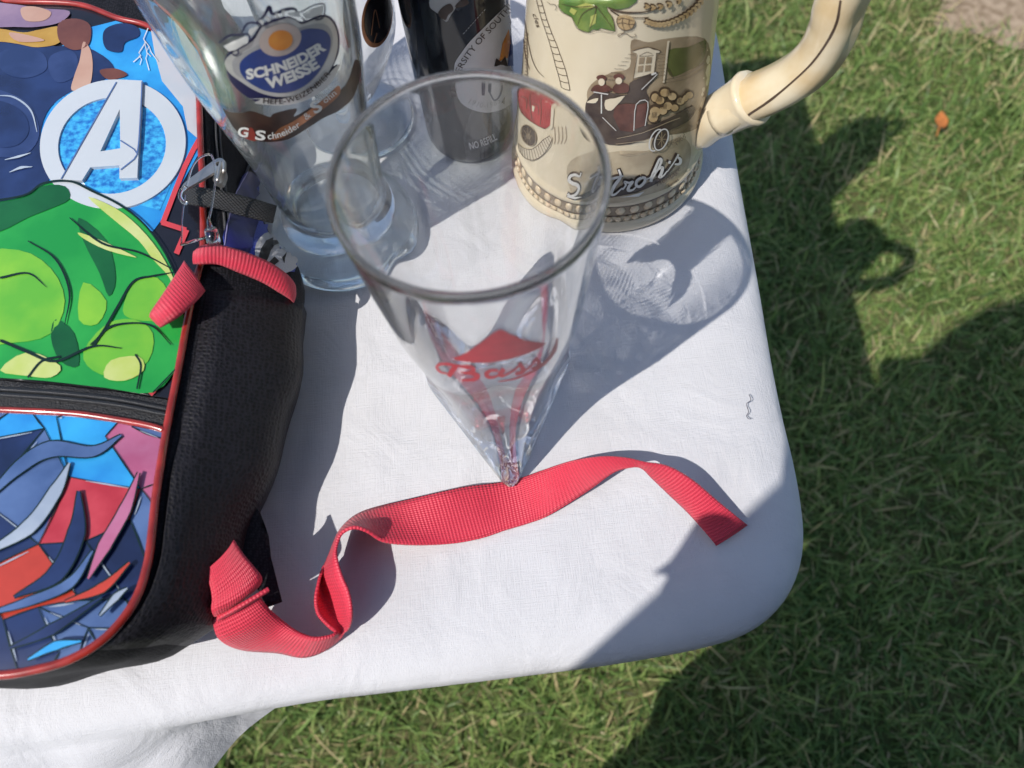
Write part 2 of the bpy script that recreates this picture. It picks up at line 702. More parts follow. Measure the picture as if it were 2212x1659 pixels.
# ------------------------------------------------------------------ table and cloth
M_plastic = mat('table_plastic', (.72, .71, .68), .5, var=.03, vscale=30)
M_steel = mat('table_leg_steel', (.35, .36, .38), .4, metal=.8, var=.1, vscale=20)
edge_px = [(1530, 0), (1557, 110), (1585, 300), (1601, 400), (1641, 620), (1668, 780), (1692, 900), (1716, 1000), (1731, 1080), (1738, 1150),
           (1733, 1210), (1715, 1265), (1688, 1308), (1650, 1345), (1600, 1374), (1530, 1396), (1440, 1415), (1280, 1441),
           (1000, 1476), (800, 1500), (640, 1521)]
edge = [at(x, y, -.012) for x, y in edge_px]
edge = [(.172, .78), (.158, .58)] + [(p.x, p.y) for p in edge] + [(-.22, .0235), (-.40, .024), (-.62, .026)]
edge = resample(smooth(edge, 6), 260)
T = np.gradient(edge, axis=0)
T /= np.linalg.norm(T, axis=1)[:, None]
NRM = np.stack([-T[:, 1], T[:, 0]], 1)                      # outward
if NRM[0][0] < 0:
    NRM = -NRM
arc = np.r_[0, np.cumsum(np.linalg.norm(np.diff(edge, axis=0), axis=1))]


def wrinkle(x, y):
    h = .35 * math.sin(x * 31 + 6 * math.sin(y * 9)) * math.sin(y * 23 + 1)
    h += .5 * math.exp(-((x + .3 * y - .035) / .006) ** 2) * (.5 + .5 * math.sin(y * 40))
    h += .4 * math.exp(-((x * .6 - y + .055) / .005) ** 2)
    h += .3 * math.sin(47 * (x - .7 * y)) * math.sin(13 * x + 2)
    return -.0010 + .00060 * h


def ring(off, z, skirt=0.0):
    out = []
    z00 = z
    for i in range(len(edge)):
        x, y = edge[i]
        nx, ny = NRM[i]
        o = off
        z = z00
        if skirt:
            front = max(0.0, -ny)
            front = front * front * (3 - 2 * front)
            k = min(1, max(0, (-.085 - x) / .20))
            k = k * k * (3 - 2 * k)
            z = -.014 - skirt * (1 - .84 * front)
            g = min(1, skirt / .034)
            lean = front * (k * .36 * skirt - (1 - k) * .016 * min(1, skirt / .10)) - (1 - front) * .012 * min(1, skirt / .15)
            s = arc[i]
            pl = math.sin(s * 2 * math.pi / .085 + skirt * 9) + .6 * math.sin(s * 2 * math.pi / .047 + 1.3 - skirt * 14)
            o += lean + pl * .0052 * min(1, skirt / .16) * (.4 + .6 * max(k, 1 - front))
            if front > .5 and k > 0:
                q = s * 75 + skirt * 18
                o += k * .005 * math.sin(q) * min(1, skirt / .10)
                z += k * (.0035 * math.sin(q * .83 + 1) + .002 * math.sin(q * 2.1)) * min(1, skirt / .06)
        out.append((x + nx * o, y + ny * o, z))
    return out


rings = [(-.032, 0, 0), (-.022, -.0004, 0), (-.013, -.0022, 0), (-.006, -.0052, 0), (-.0016, -.009, 0), (0, -.014, 0)]
for d in (.012, .026, .045, .07, .10, .135, .175, .22, .26):
    rings.append((0, -.014 - d, d))
RV = [ring(*r) for r in rings]
inner = [(p[0], p[1]) for p in RV[0]]
poly = inner + [(-.62, .78)]
V, F = cdt(poly, .0095)
cl = MB()
top = [(x, y, wrinkle(x, y)) for x, y in V]
cl.add(top, F)
vv, ff = [], []
n = len(edge)
for j, r in enumerate(RV):
    for i, p in enumerate(r):
        z = p[2]
        if j == 0:
            z = wrinkle(p[0], p[1])
        elif j < 3:
            z += wrinkle(p[0], p[1]) * (1 - j / 4)
        vv.append((p[0], p[1], z))
for j in range(len(RV) - 1):
    for i in range(n - 1):
        ff.append((j * n + i, j * n + i + 1, (j + 1) * n + i + 1, (j + 1) * n + i))
cl.add(vv, ff)
M_cloth = mat('white_cotton', (.57, .57, .595), .9, var=.04, vscale=22, spec=.15, sheen=.15)
nt = M_cloth.node_tree
b = nt.nodes['Principled BSDF']
tc = nt.nodes.new('ShaderNodeTexCoord')
hs = []
for axis, sc, st in ((0, 2300, (1, .04, 1)), (1, 2300, (.04, 1, 1))):
    mp = nt.nodes.new('ShaderNodeMapping')
    mp.inputs['Scale'].default_value = st
    nz = nt.nodes.new('ShaderNodeTexNoise')
    nz.inputs['Scale'].default_value = sc
    nz.inputs['Detail'].default_value = 2
    nt.links.new(tc.outputs['Object'], mp.inputs[0])
    nt.links.new(mp.outputs[0], nz.inputs['Vector'])
    hs.append(nz)
ad = nt.nodes.new('ShaderNodeMath')
ad.operation = 'ADD'
nt.links.new(hs[0].outputs['Fac'], ad.inputs[0])
nt.links.new(hs[1].outputs['Fac'], ad.inputs[1])
bp = nt.nodes.new('ShaderNodeBump')
bp.inputs['Strength'].default_value = .40
bp.inputs['Distance'].default_value = .0006
nt.links.new(ad.outputs[0], bp.inputs['Height'])
cr_ = nt.nodes.new('ShaderNodeTexNoise')          # soft creases left from folding
cr_.inputs['Scale'].default_value = 26
cr_.inputs['Detail'].default_value = 5
cr_.inputs['Distortion'].default_value = .6
nt.links.new(tc.outputs['Object'], cr_.inputs['Vector'])
bp2 = nt.nodes.new('ShaderNodeBump')
bp2.inputs['Strength'].default_value = .75
bp2.inputs['Distance'].default_value = .004
nt.links.new(cr_.outputs['Fac'], bp2.inputs['Height'])
nt.links.new(bp.outputs[0], bp2.inputs['Normal'])
nt.links.new(bp2.outputs[0], b.inputs['Normal'])
cloth = cl.build('tablecloth', M_cloth)
bm = bmesh.new()
bm.from_mesh(cloth.data)
bmesh.ops.remove_doubles(bm, verts=bm.verts, dist=1e-5)
bmesh.ops.recalc_face_normals(bm, faces=bm.faces)
bm.to_mesh(cloth.data)
bm.free()
tag(cloth, 'white cotton tablecloth draped over the table with a rounded corner', 'tablecloth')
try:
    cloth.cycles.is_caustics_receiver = True
except Exception as e:
    print(e)

table = thing('folding_table', (-.25, .4, GROUND), 'white folding table under the cloth', 'table')
V, F = cdt([(p[0] - q[0] * .022, p[1] - q[1] * .022) for p, q in zip(edge[::3], NRM[::3])] + [(-.60, .76)], 0)
slab = link('tabletop', [(x, y, -.006) for x, y in V], F, M_plastic, table, False)
fix_normals(slab)
md = slab.modifiers.new('t', 'SOLIDIFY')
md.thickness = .03
md.offset = -1
if slab.data.polygons[0].normal.z < 0:
    md.offset = 1
for lx, ly in ((.03, .12), (.05, .62), (-.5, .14), (-.5, .64)):
    MB().tube([(lx, ly, -.04), (lx + (.03 if lx > 0 else -.03), ly, GROUND + .001)], .0125, 14).build('leg', M_steel, table)

# a loose dark thread on the cloth
M_thread = mat('dark_thread', (.09, .09, .11), .8)
tp = [(1618, 852), (1622, 864), (1613, 872), (1615, 882), (1617, 890), (1613, 898), (1616, 904), (1622, 905)]
th = MB().tube([at(x, y, .0006 + .0018 * abs(math.sin(i * .31))) for i, (x, y) in enumerate(smooth(tp, 4))], .00017, 6).build('loose_thread', M_thread)
tag(th, 'short loose dark thread lying on the white cloth near its right edge', 'thread')
#@@OBJECTS
# ------------------------------------------------------------------ clear glasses
def caster(o):
    try:
        o.cycles.is_caustics_caster = True
    except Exception as e:
        print(e)
    return o


M_glass = glass_mat('clear_glass', (.995, 1.0, 1.0), 1.5, 0, .10, .008)
M_pint = glass_mat('dusty_hazed_glass', (.996, 1.0, 1.0), 1.44, 0, .08, .012)
M_glass2 = glass_mat('pale_green_glass', (.985, 1.0, .992), 1.47, 0, .10, .010)
M_red_print = mat('red_enamel', (.52, .035, .05), .35, var=.06, vscale=300)

# -- pint glass with a three-cornered foot
GC = Vector((-.0061, .1490, .0017))
GH = .1635
FN = [math.atan2(at(*p).y - .149, at(*p).x + .0061) + math.pi for p in ((912, 818), (1115, 1053), (1225, 783))]   # flat sides face away from the corners


def tri_r(a, inr=.0219, p=7):
    return sum(max(0.0, math.cos(a - k) / inr) ** p for k in FN) ** (-1 / p)


def pint_outer(a, z):
    rc = .0252 + (.0405 - .0252) * (z / GH) ** .92
    t = min(1, max(0, z / .105))
    w = 1 - t * t * (3 - 2 * t)
    return rc * (1 - w) + tri_r(a) * w


def pint_inner(a, z):
    rc = .0252 + (.0405 - .0252) * (z / GH) ** .92 - .0021
    lim = .0160 + .0135 * min(1, max(0, (z - .022) / .06))
    k = min(1, max(0, (z - .05) / .05))
    return min(rc, lim) * (1 - k) + rc * k if z < .1 else rc


def make_pint():
    n = 132
    v, f = [], []
    levels = []
    levels.append(('o', .0, .0001))
    levels.append(('o', .0, .6))
    levels.append(('o', .0, .965))
    levels.append(('o', .0006, .99))
    for z in (.002, .004, .008, .013, .019, .026, .034, .043, .053, .064, .076, .089, .103, .118, .133, .147, .158):
        levels.append(('o', z, 1.0))
    levels += [('o', GH - .0014, 1.0), ('m', GH - .0003, .985), ('m', GH, .968), ('m', GH - .0003, .955)]
    for z in (.161, .158, .147, .133, .118, .103, .089, .076, .064, .053, .044, .037, .030, .024, .019):
        levels.append(('i', z, 1.0))
    levels += [('b', .0158, .93), ('b', .0136, .80), ('b', .0122, .60), ('b', .0116, .35), ('b', .0114, .0001)]
    for kind, z, s in levels:
        for k in range(n):
            a = 2 * math.pi * k / n
            if kind in 'om':
                r = pint_outer(a, z) * s
            elif kind == 'i':
                r = pint_inner(a, z)
            else:
                r = pint_inner(a, .019) * s
            v.append((GC.x + r * math.cos(a), GC.y + r * math.sin(a), GC.z + z))
    m = len(levels)
    for i in range(m - 1):
        for k in range(n):
            f.append((i * n + k, i * n + (k + 1) % n, (i + 1) * n + (k + 1) % n, (i + 1) * n + k))
    return v, f


pint = thing('pint_glass', (GC.x, GC.y, 0), 'empty clear pint glass with red triangle print and three-cornered foot, nearest', 'glass')
v, f = make_pint()
body = fix_normals(link('glass_body', v, f, M_pint, pint))
caster(body)
SF = Surface(v, f)
c6 = crop(900, 700, 2.074)
logo = MB()
V, F = cdt(smooth(c6([(880, 722), (960, 690), (1060, 620), (1140, 560), (1178, 545)]), 6)[:-1] + smooth(c6([(1178, 545), (1250, 580), (1340, 615), (1450, 630)]), 6)[:-1]
           + smooth(c6([(1450, 630), (1400, 665), (1300, 705), (1180, 735), (1080, 748), (960, 742), (880, 722)]), 6)[:-1], 8)
SF.lay(logo, V, F, .00025)
logo.build('triangle_print', M_red_print, pint)
lt = MB()
strokes = [
    # B with its sweeping lead-in
    ([(865, 815), (815, 805), (790, 775), (815, 755), (870, 757), (930, 770), (985, 785)], [6, 10, 14, 14, 12, 10, 8]),
    ([(905, 768), (880, 800), (862, 832)], [26, 24, 20]),
    ([(920, 768), (985, 770), (1010, 790), (985, 808), (935, 806)], [10, 16, 24, 16, 8]),
    ([(935, 806), (1005, 812), (1035, 830), (1005, 850), (940, 852)], [8, 18, 26, 16, 8]),
    # a
    ([(1160, 795), (1115, 795), (1090, 815), (1105, 836), (1150, 830), (1185, 805)], [12, 14, 22, 16, 10, 10]),
    ([(1195, 785), (1172, 815), (1185, 828), (1225, 812)], [22, 24, 14, 8]),
    # s
    ([(1225, 812), (1260, 790), (1285, 765), (1300, 748)], [8, 8, 10, 10]),
    ([(1285, 750), (1308, 785), (1300, 806), (1262, 815)], [12, 24, 18, 12]),
    # s
    ([(1300, 806), (1350, 775), (1385, 730), (1395, 715)], [8, 8, 10, 10]),
    ([(1383, 715), (1405, 750), (1395, 775), (1360, 785)], [12, 22, 16, 10]),
    ([(1395, 775), (1455, 735), (1500, 670), (1518, 600)], [8, 14, 18, 6]),
    ([(1160, 862), (1260, 845), (1360, 805), (1440, 755), (1500, 690)], [4, 8, 10, 10, 4]),
]
for pts, w in strokes:
    P = smooth(c6(pts), 6)
    V, F = ribbon2d(P, [q / 2.074 * .737 * 1.3 for q in w])
    SF.lay(lt, V, F, .00030)
lt.build('script_lettering', M_red_print, pint)

# -- tall wheat beer glass
WC = Vector((-.0786, .2571, .0004))
outer = [(.030, .0), (.0345, .0006), (.0365, .003), (.0368, .007), (.0352, .012), (.0310, .0175), (.0272, .023), (.0252, .030), (.0250, .037), (.0258, .05),
         (.0283, .075), (.0318, .10), (.0346, .12), (.0362, .14), (.0371, .16), (.0374, .18), (.0371, .20), (.0362, .2235), (.0356, .225)]
inner_ = [(.0346, .225), (.0340, .2235), (.0348, .20), (.0350, .18), (.0347, .16), (.0338, .14), (.0321, .12), (.0292, .10), (.0256, .075), (.0229, .05),
          (.0216, .037), (.0200, .030), (.0160, .0255), (.0100, .0235), (.0001, .023)]
prof = [(.0001, .0012), (.02, .0012)] + smooth(outer, 4) + smooth(inner_, 4)
v, f = lathe(prof, 112, WC)
weizen = thing('wheat_beer_glass', (WC.x, WC.y, 0), 'tall clear wheat beer glass with a blue oval brewery badge beside the backpack', 'glass')
caster(fix_normals(link('glass_body', v, f, M_glass2, weizen)))
SW = Surface(v, f)
c7 = crop(640, 0, 3.95)


def pr(name, polys, m, parent, surf, eps, cv=None, step=9):
    mb = MB()
    for p in polys:
        holes = ()
        if isinstance(p, tuple):
            p, holes = p[0], p[1:]
        q = cv(p) if cv else p
        V, F = cdt(q, step, [cv(h) if cv else h for h in holes])
        surf.lay(mb, V, F, eps)
    return mb.build(name, m, parent)


def strokes_on(name, sts, m, parent, surf, eps, cv=None, k=1.0, n=6):
    mb = MB()
    for pts, w in sts:
        P = smooth(cv(pts) if cv else pts, n)
        V, F = ribbon2d(P, [q * k for q in w] if hasattr(w, '__len__') else w * k)
        surf.lay(mb, V, F, eps)
    return mb.build(name, m, parent)


def text_on(name, items, m, parent, surf, eps, cv=None):
    mb = MB()
    for body_, path, h, off, shear in items:
        P = smooth(cv(path) if cv else path, 8)
        V, F = text_on_path(body_, P, h, off, shear)
        surf.lay(mb, V, F, eps)
    return mb.build(name, m, parent)


M_silver = mat('silver_print', (.55, .55, .54), .35, metal=.25, var=.05, vscale=200)
M_white_p = mat('white_print', (.72, .72, .70), .4, var=.04, vscale=200)
M_grey_p = mat('grey_print', (.36, .36, .37), .4, var=.05, vscale=200)
M_blue_p = mat('blue_print', (.030, .060, .23), .35, var=.08, vscale=150)
M_navy_p = mat('navy_outline_print', (.018, .020, .075), .4)
M_orange_p = mat('orange_print', (.62, .20, .03), .4, color2=(.70, .28, .05), vscale=160)
M_pink_p = mat('pale_copper_print', (.50, .41, .37), .4, var=.05, vscale=300)
M_copper_p = mat('copper_print', (.36, .16, .08), .32, metal=.5, var=.3, vscale=90)
M_dark_p = mat('dark_brown_print', (.022, .014, .012), .4, color2=(.05, .028, .02), vscale=160)
K7 = .7373 / 3.95
pr('label_border', [smooth([(80, 760), (75, 680), (130, 600), (250, 520), (380, 440), (480, 300), (600, 230), (780, 185), (880, 210), (970, 245), (1200, 165),
                            (1330, 230), (1395, 400), (1390, 600), (1330, 760), (1370, 740), (1340, 840), (1260, 970), (1120, 1080), (930, 1170), (720, 1205),
                            (520, 1200), (350, 1130), (230, 1040), (130, 920)], 5, True)], M_navy_p, weizen, SW, .00012, c7, 9)
pr('label_ring', [smooth([(85, 770), (82, 690), (160, 610), (280, 540), (410, 455), (500, 310), (620, 240), (780, 200), (880, 225), (960, 275), (1090, 230), (1210, 190),
                          (1310, 250), (1370, 400), (1365, 600), (1290, 800), (1180, 950), (1020, 1060), (840, 1110), (640, 1110), (440, 1050), (260, 940), (140, 850)], 5, True)],
   M_silver, weizen, SW, .00022, c7, 9)
pr('label_inner_ring', [(smooth([(165, 770), (170, 690), (260, 610), (440, 520), (560, 470), (900, 330), (1120, 270), (1250, 290), (1310, 400), (1300, 560), (1210, 760), (1060, 950), (880, 1050),
                               (700, 1070), (500, 1030), (320, 930), (200, 850)], 5, True),)], M_grey_p, weizen, SW, .00030, c7, 9)
pr('label_field', [smooth([(245, 780), (262, 700), (350, 620), (490, 550), (700, 480), (950, 345), (1100, 325), (1220, 350), (1285, 430), (1275, 580), (1190, 770), (1060, 930), (900, 1030),
                           (720, 1065), (540, 1040), (380, 960), (280, 870)], 5, True)], M_blue_p, weizen, SW, .00038, c7, 9)
pr('medallion_rim', [ellipse(710, 450, 245, 185, 44, -18)], M_pink_p, weizen, SW, .00046, c7, 9)
pr('medallion', [ellipse(712, 455, 140, 117, 36, -10)], M_orange_p, weizen, SW, .00054, c7, 9)
pr('ribbon_banner', [[(60, 520), (180, 460), (310, 405), (345, 415), (340, 485), (230, 545), (190, 570), (120, 580)], [(960, 150), (1080, 85), (1190, 55), (1205, 70), (1195, 150), (1090, 190), (1000, 215), (985, 190)],
                     [(350, 330), (430, 290), (460, 300), (380, 410), (345, 400)], [(790, 140), (940, 115), (930, 160), (950, 190), (860, 180), (795, 160)]], M_white_p, weizen, SW, .0005, c7, 8)
strokes_on('banner_outline', [([(10, 480), (120, 400), (250, 385), (340, 380), (360, 440), (330, 500), (230, 560), (235, 600), (190, 625), (150, 600)], [14, 22, 18, 14, 14, 14, 14, 18, 18, 10]),
                              ([(270, 360), (330, 260), (430, 250), (520, 270), (620, 230), (780, 185)], [18, 24, 26, 30, 30, 22]),
                              ([(440, 240), (520, 170), (580, 70), (620, 150), (760, 100), (860, 90), (900, 120)], [18, 26, 50, 36, 40, 34, 20]),
                              ([(940, 130), (1080, 55), (1200, 40), (1215, 130), (1190, 200), (1120, 220), (1100, 190)], [18, 16, 16, 16, 18, 18, 12]),
                              ([(950, 190), (1000, 230), (1090, 200)], 16)], M_navy_p, weizen, SW, .0006, c7, K7)
pr('crown_mark', [[(455, 225), (490, 205), (520, 255), (500, 275)], [(525, 190), (565, 170), (600, 215), (570, 240)], [(640, 145), (670, 130), (695, 185), (665, 195)], [(720, 110), (755, 100), (750, 170), (725, 180)]],
   M_white_p, weizen, SW, .0007, c7, 0)
text_on('brewery_lettering', [('SCHNEIDER', [(330, 905), (560, 860), (800, 790), (1020, 690), (1240, 560)], 20.5, .05, 0),
                              ('WEISSE', [(560, 1012), (760, 960), (980, 870), (1165, 760)], 22, .05, 0)], M_white_p, weizen, SW, .0005, c7)
pr('scroll_band', [smooth([(350, 1130), (485, 1135), (420, 1175), (560, 1200), (760, 1205), (960, 1165), (1130, 1080), (1280, 960), (1370, 800), (1385, 735), (1330, 775), (1260, 850), (1100, 1000), (900, 1090), (700, 1130), (540, 1120)], 3, True)],
   M_silver, weizen, SW, .0006, c7, 9)
text_on('scroll_lettering', [('HEFE-WEIZENBIER', [(515, 1175), (660, 1185), (840, 1165), (1010, 1090), (1170, 970), (1285, 845)], 11, .01, 0)], M_dark_p, weizen, SW, .0007, c7)
pr('founder_band', [smooth([(50, 1245), (120, 1290), (270, 1300), (370, 1280), (480, 1310), (600, 1350), (640, 1310), (905, 1250), (870, 1350), (1080, 1230), (1280, 1150), (1450, 1000), (1520, 870), (1570, 700), (1620, 710), (1640, 850), (1560, 1120), (1400, 1270),
                            (1330, 1310), (1200, 1370), (1000, 1500), (800, 1610), (560, 1640), (330, 1600), (200, 1500), (120, 1380)], 3, True)], M_dark_p, weizen, SW, .00015, c7, 9)
pr('copper_band', [smooth([(690, 1490), (860, 1400), (1060, 1260), (1250, 1110), (1380, 985), (1400, 1080), (1280, 1200), (1110, 1330), (930, 1460), (760, 1580), (620, 1610)], 3, True)], M_copper_p, weizen, SW, .00028, c7, 9)
pr('red_band', [smooth([(330, 1480), (400, 1480), (440, 1620), (330, 1600), (260, 1540)], 3, True)], mat('dark_red_print', (.22, .03, .02), .4), weizen, SW, .0003, c7, 9)
text_on('founder_lettering', [('G', [(225, 1560), (345, 1575)], 20, .03, 0), ('S', [(425, 1600), (545, 1610)], 20, .03, 0),
                              ('chneider', [(575, 1600), (700, 1580), (830, 1525), (950, 1450)], 14, .01, 0), ('&', [(1010, 1380), (1070, 1335)], 14, .0, 0),
                              ('S', [(1110, 1310), (1205, 1250)], 25, .03, 0), ('ohn', [(1225, 1190), (1290, 1140), (1360, 1080)], 13, .01, 0)], M_white_p, weizen, SW, .0005, c7)

# -- stemmed glass standing behind, with a dark oval badge
RC = Vector((-.070, .3350, .0004))
outer = [(.026, 0), (.0285, .0008), (.029, .002), (.018, .004), (.0078, .0075), (.0064, .0115), (.0085, .0165), (.0142, .0235), (.0238, .042), (.0312, .060), (.0335, .076), (.0338, .096), (.0322, .118), (.0298, .138), (.0290, .139)]
inner_ = [(.0284, .139), (.0306, .118), (.0322, .096), (.0319, .076), (.0295, .060), (.0218, .042), (.0125, .0275), (.006, .0235), (.0001, .0225)]
v, f = lathe([(.0001, .001), (.015, .001)] + smooth(outer, 4) + smooth(inner_, 4), 96, RC)
gob = thing('stemmed_glass', (RC.x, RC.y, 0), 'clear stemmed glass with a dark oval badge behind the wheat beer glass', 'glass')
caster(fix_normals(link('glass_body', v, f, M_glass, gob)))
SR = Surface(v, f)
pr('badge_rim', [ellipse(814, 40, 33, 63, 40, 8)], M_copper_p, gob, SR, .0002, None, 6)
pr('badge', [ellipse(816, 36, 29, 57, 40, 8)], mat('black_badge', (.012, .011, .014), .2), gob, SR, .0004, None, 6)
strokes_on('badge_mark', [([(812, 70), (806, 92)], 2), ([(800, 75), (808, 20), (818, 60)], 2)], M_copper_p, gob, SR, .0006)

# ------------------------------------------------------------------ dark bottle
BC = Vector((-.0075, .3200, .0004))
outer = [(.0001, .0015), (.016, .0015), (.0215, .0005), (.0240, .0018), (.0252, .005), (.0255, .010), (.0256, .05), (.0258, .09), (.0254, .112), (.0225, .126), (.0150, .139), (.0110, .150), (.0105, .176), (.0122, .178), (.0122, .186), (.0108, .188), (.0090, .188), (.0001, .186)]
v, f = lathe(outer[:6] + smooth(outer[6:16], 4) + outer[16:], 96, BC)
bottle = thing('bottle', (BC.x, BC.y, 0), 'black bottle with a white round university label behind the glasses', 'bottle')
M_bottle = mat('black_bottle_glass', (.012, .014, .018), .09, spec=.6, var=.2, vscale=30)
fix_normals(link('bottle_body', v, f, M_bottle, bottle))
MB().add(*lathe([(.0001, .1885), (.0118, .1885), (.0126, .1875), (.0126, .172), (.0117, .1715)], 40, BC)).build('cap', mat('gold_cap', (.5, .36, .1), .35, metal=.9), bottle)
SB = Surface(v, f)
c8 = crop(1000, 0, 3.3183)
M_lab = mat('label_paper', (.56, .56, .58), .45, var=.05, vscale=90)
pr('round_label', [smooth([(1100, 640), (1115, 590), (1160, 520), (1250, 400), (1370, 280), (1500, 150), (1620, 30), (1700, -80), (1740, 100), (1750, 400), (1745, 640), (1740, 820), (1700, 960), (1600, 1040), (1450, 1080), (1300, 1060), (1180, 1000), (1120, 900), (1100, 760)], 4, True)],
   M_lab, bottle, SB, .0002, c8, 7)
text_on('label_lettering', [('UNIVERSITY OF SOUTH', [(1120, 930), (1130, 780), (1190, 640), (1300, 480), (1420, 340), (1520, 230), (1640, 90)], 13, .0, 0)], M_dark_p, bottle, SB, .0004, c8)
text_on('label_dates', [('1910-1985', [(1235, 985), (1370, 1030), (1480, 1020), (1570, 975)], 11, 0, .2)], M_grey_p, bottle, SB, .0004, c8)
strokes_on('label_monogram', [([(1400, 700), (1390, 800), (1385, 910)], [34, 40, 30]), ([(1470, 690), (1455, 800), (1450, 880)], [28, 34, 30]), ([(1450, 880), (1500, 960), (1560, 900), (1580, 790), (1540, 720)], [14, 16, 18, 16, 8])], M_navy_p, bottle, SB, .0004, c8, .7373 / 3.3183)
pr('label_flame', [[(1530, 590), (1560, 420), (1620, 280), (1640, 420), (1610, 560)]], M_orange_p, bottle, SB, .0004, c8, 7)
pr('label_flame_blue', [[(1640, 330), (1660, 450), (1665, 640), (1610, 640), (1620, 560)]], M_blue_p, bottle, SB, .00045, c8, 7)
pr('label_peak', [[(1480, 640), (1500, 560), (1545, 600), (1585, 540), (1610, 640)], [(1570, 980), (1605, 920), (1600, 1000)]], M_dark_p, bottle, SB, .0005, c8, 0)
pr('upper_label', [smooth([(860, 60), (940, 130), (1020, 210), (1060, 150), (1120, 60), (1180, -60), (900, -60)], 3, True)], M_grey_p, bottle, SB, .0002, c8, 7)
pr('upper_label_pattern', [smooth([(940, 130), (990, 60), (1060, 30), (1090, 90), (1040, 140), (1010, 190)], 3, True), smooth([(1100, 60), (1180, -20), (1240, 20), (1180, 60)], 3, True)], M_dark_p, bottle, SB, .0004, c8, 6)
strokes_on('label_stitching', [([(1185 + 22 * k, 325 - 25 * k), (1197 + 22 * k, 311 - 25 * k)], 7) for k in range(10)], M_grey_p, bottle, SB, .0003, c8, .7373 / 3.3183, 2)
text_on('refill_lettering', [('NO REFILL', [(1255, 1438), (1330, 1420), (1420, 1390), (1530, 1340)], 15, .01, 0)], M_lab, bottle, SB, .0003, c8)
# ------------------------------------------------------------------ ceramic beer stein
SC = Vector((.0645, .2893, .0004))
stein = thing('beer_stein', (SC.x, SC.y, 0), 'cream ceramic beer stein with brown painted relief and curved handle', 'stein')
M_cer = mat('cream_glaze', (.60, .51, .36), .16, color2=(.68, .60, .45), vscale=18, spec=.5, bump=.08, bscale=60)
M_wash = mat('brown_wash', (.22, .165, .105), .2, color2=(.38, .30, .20), vscale=60)
M_brown = mat('brown_line', (.085, .055, .035), .3)
M_dkbrown = mat('dark_relief', (.050, .036, .032), .25, color2=(.10, .075, .06), vscale=120)
M_maroon = mat('maroon_paint', (.120, .050, .038), .25, var=.3, vscale=120)
M_trainred = mat('train_red_paint', (.36, .040, .045), .25, var=.25, vscale=120)
M_leafg = mat('leaf_green_paint', (.085, .17, .045), .25, color2=(.20, .27, .07), vscale=110)
M_leafl = mat('leaf_highlight_paint', (.40, .42, .12), .25)
M_fieldg = mat('olive_paint', (.095, .105, .035), .25, var=.3, vscale=60)
M_tan = mat('tan_paint', (.40, .27, .13), .25, color2=(.52, .39, .22), vscale=150)
M_cream = mat('cream_relief', (.66, .58, .44), .2)
M_silv = mat('silver_letter', (.66, .65, .62), .25)
outer = [(.0001, .002), (.042, .002), (.047, .0), (.0496, .0008), (.0504, .003), (.0503, .0062), (.0490, .0072), (.0480, .0085), (.0478, .0125), (.0478, .0195), (.0484, .0205), (.0484, .0225), (.0474, .0235),
         (.0470, .026), (.0453, .050), (.0428, .080), (.0406, .105), (.0394, .13), (.0390, .175), (.0392, .190), (.0386, .1925), (.0366, .1925), (.0358, .190), (.0358, .05), (.034, .012), (.0001, .010)]
v, f = lathe(outer, 128, SC)
fix_normals(link('stein_body', v, f, M_cer, stein))
SS = Surface(v, f)
bb = MB()
for nb, z, r, rz, rb, ph in ((70, .0100, .0483, .0018, .0019, 0), (42, .0159, .0478, .0031, .0026, .3)):
    for k in range(nb):
        a = 2 * math.pi * (k + ph) / nb
        vv, ff = [], []
        for i in range(5):
            el = -math.pi / 2 + math.pi * i / 4
            for j in range(8):
                az = 2 * math.pi * j / 8
                lx = rb * math.cos(el) * math.cos(az)
                lz = rz * math.cos(el) * math.sin(az)
                ln = .0010 * math.sin(el) + .0001
                rr = r + ln
                vv.append((SC.x + rr * math.cos(a) - lx * math.sin(a), SC.y + rr * math.sin(a) + lx * math.cos(a), SC.z + z + lz))
        for i in range(4):
            for j in range(8):
                ff.append((i * 8 + j, i * 8 + (j + 1) % 8, (i + 1) * 8 + (j + 1) % 8, (i + 1) * 8 + j))
        bb.add(vv, ff)
o = bb.build('bead_band', mat('bead_glaze', (.60, .46, .30), .2, color2=(.68, .58, .42), vscale=300), stein)
o['kind'] = 'stuff'
# brown glaze pooled round the beads
gl = MB()
for z0, z1, r in ((.0081, .0086, .0486), (.0115, .0127, .04793), (.0191, .0197, .04800)):
    vv, ff = lathe([(r, z0), (r, z1)], 128, SC)
    gl.add(vv, ff)
gl.build('glaze_line', M_brown, stein)
gl = MB().add(*lathe([(.04795, .0127), (.04795, .0191)], 128, SC)).build('band_wash', mat('band_wash', (.20, .15, .095), .22, color2=(.32, .25, .17), vscale=90), stein)

# handle in a vertical plane through the axis
HA = math.radians(-27)
hd = Vector((math.cos(HA), math.sin(HA), 0))
hn = Vector((-math.sin(HA), math.cos(HA), 0))


def on_handle_plane(x, y):
    d = ray(x, y)
    t = (SC - CAM).dot(hn) / d.dot(hn)
    return CAM + d * t


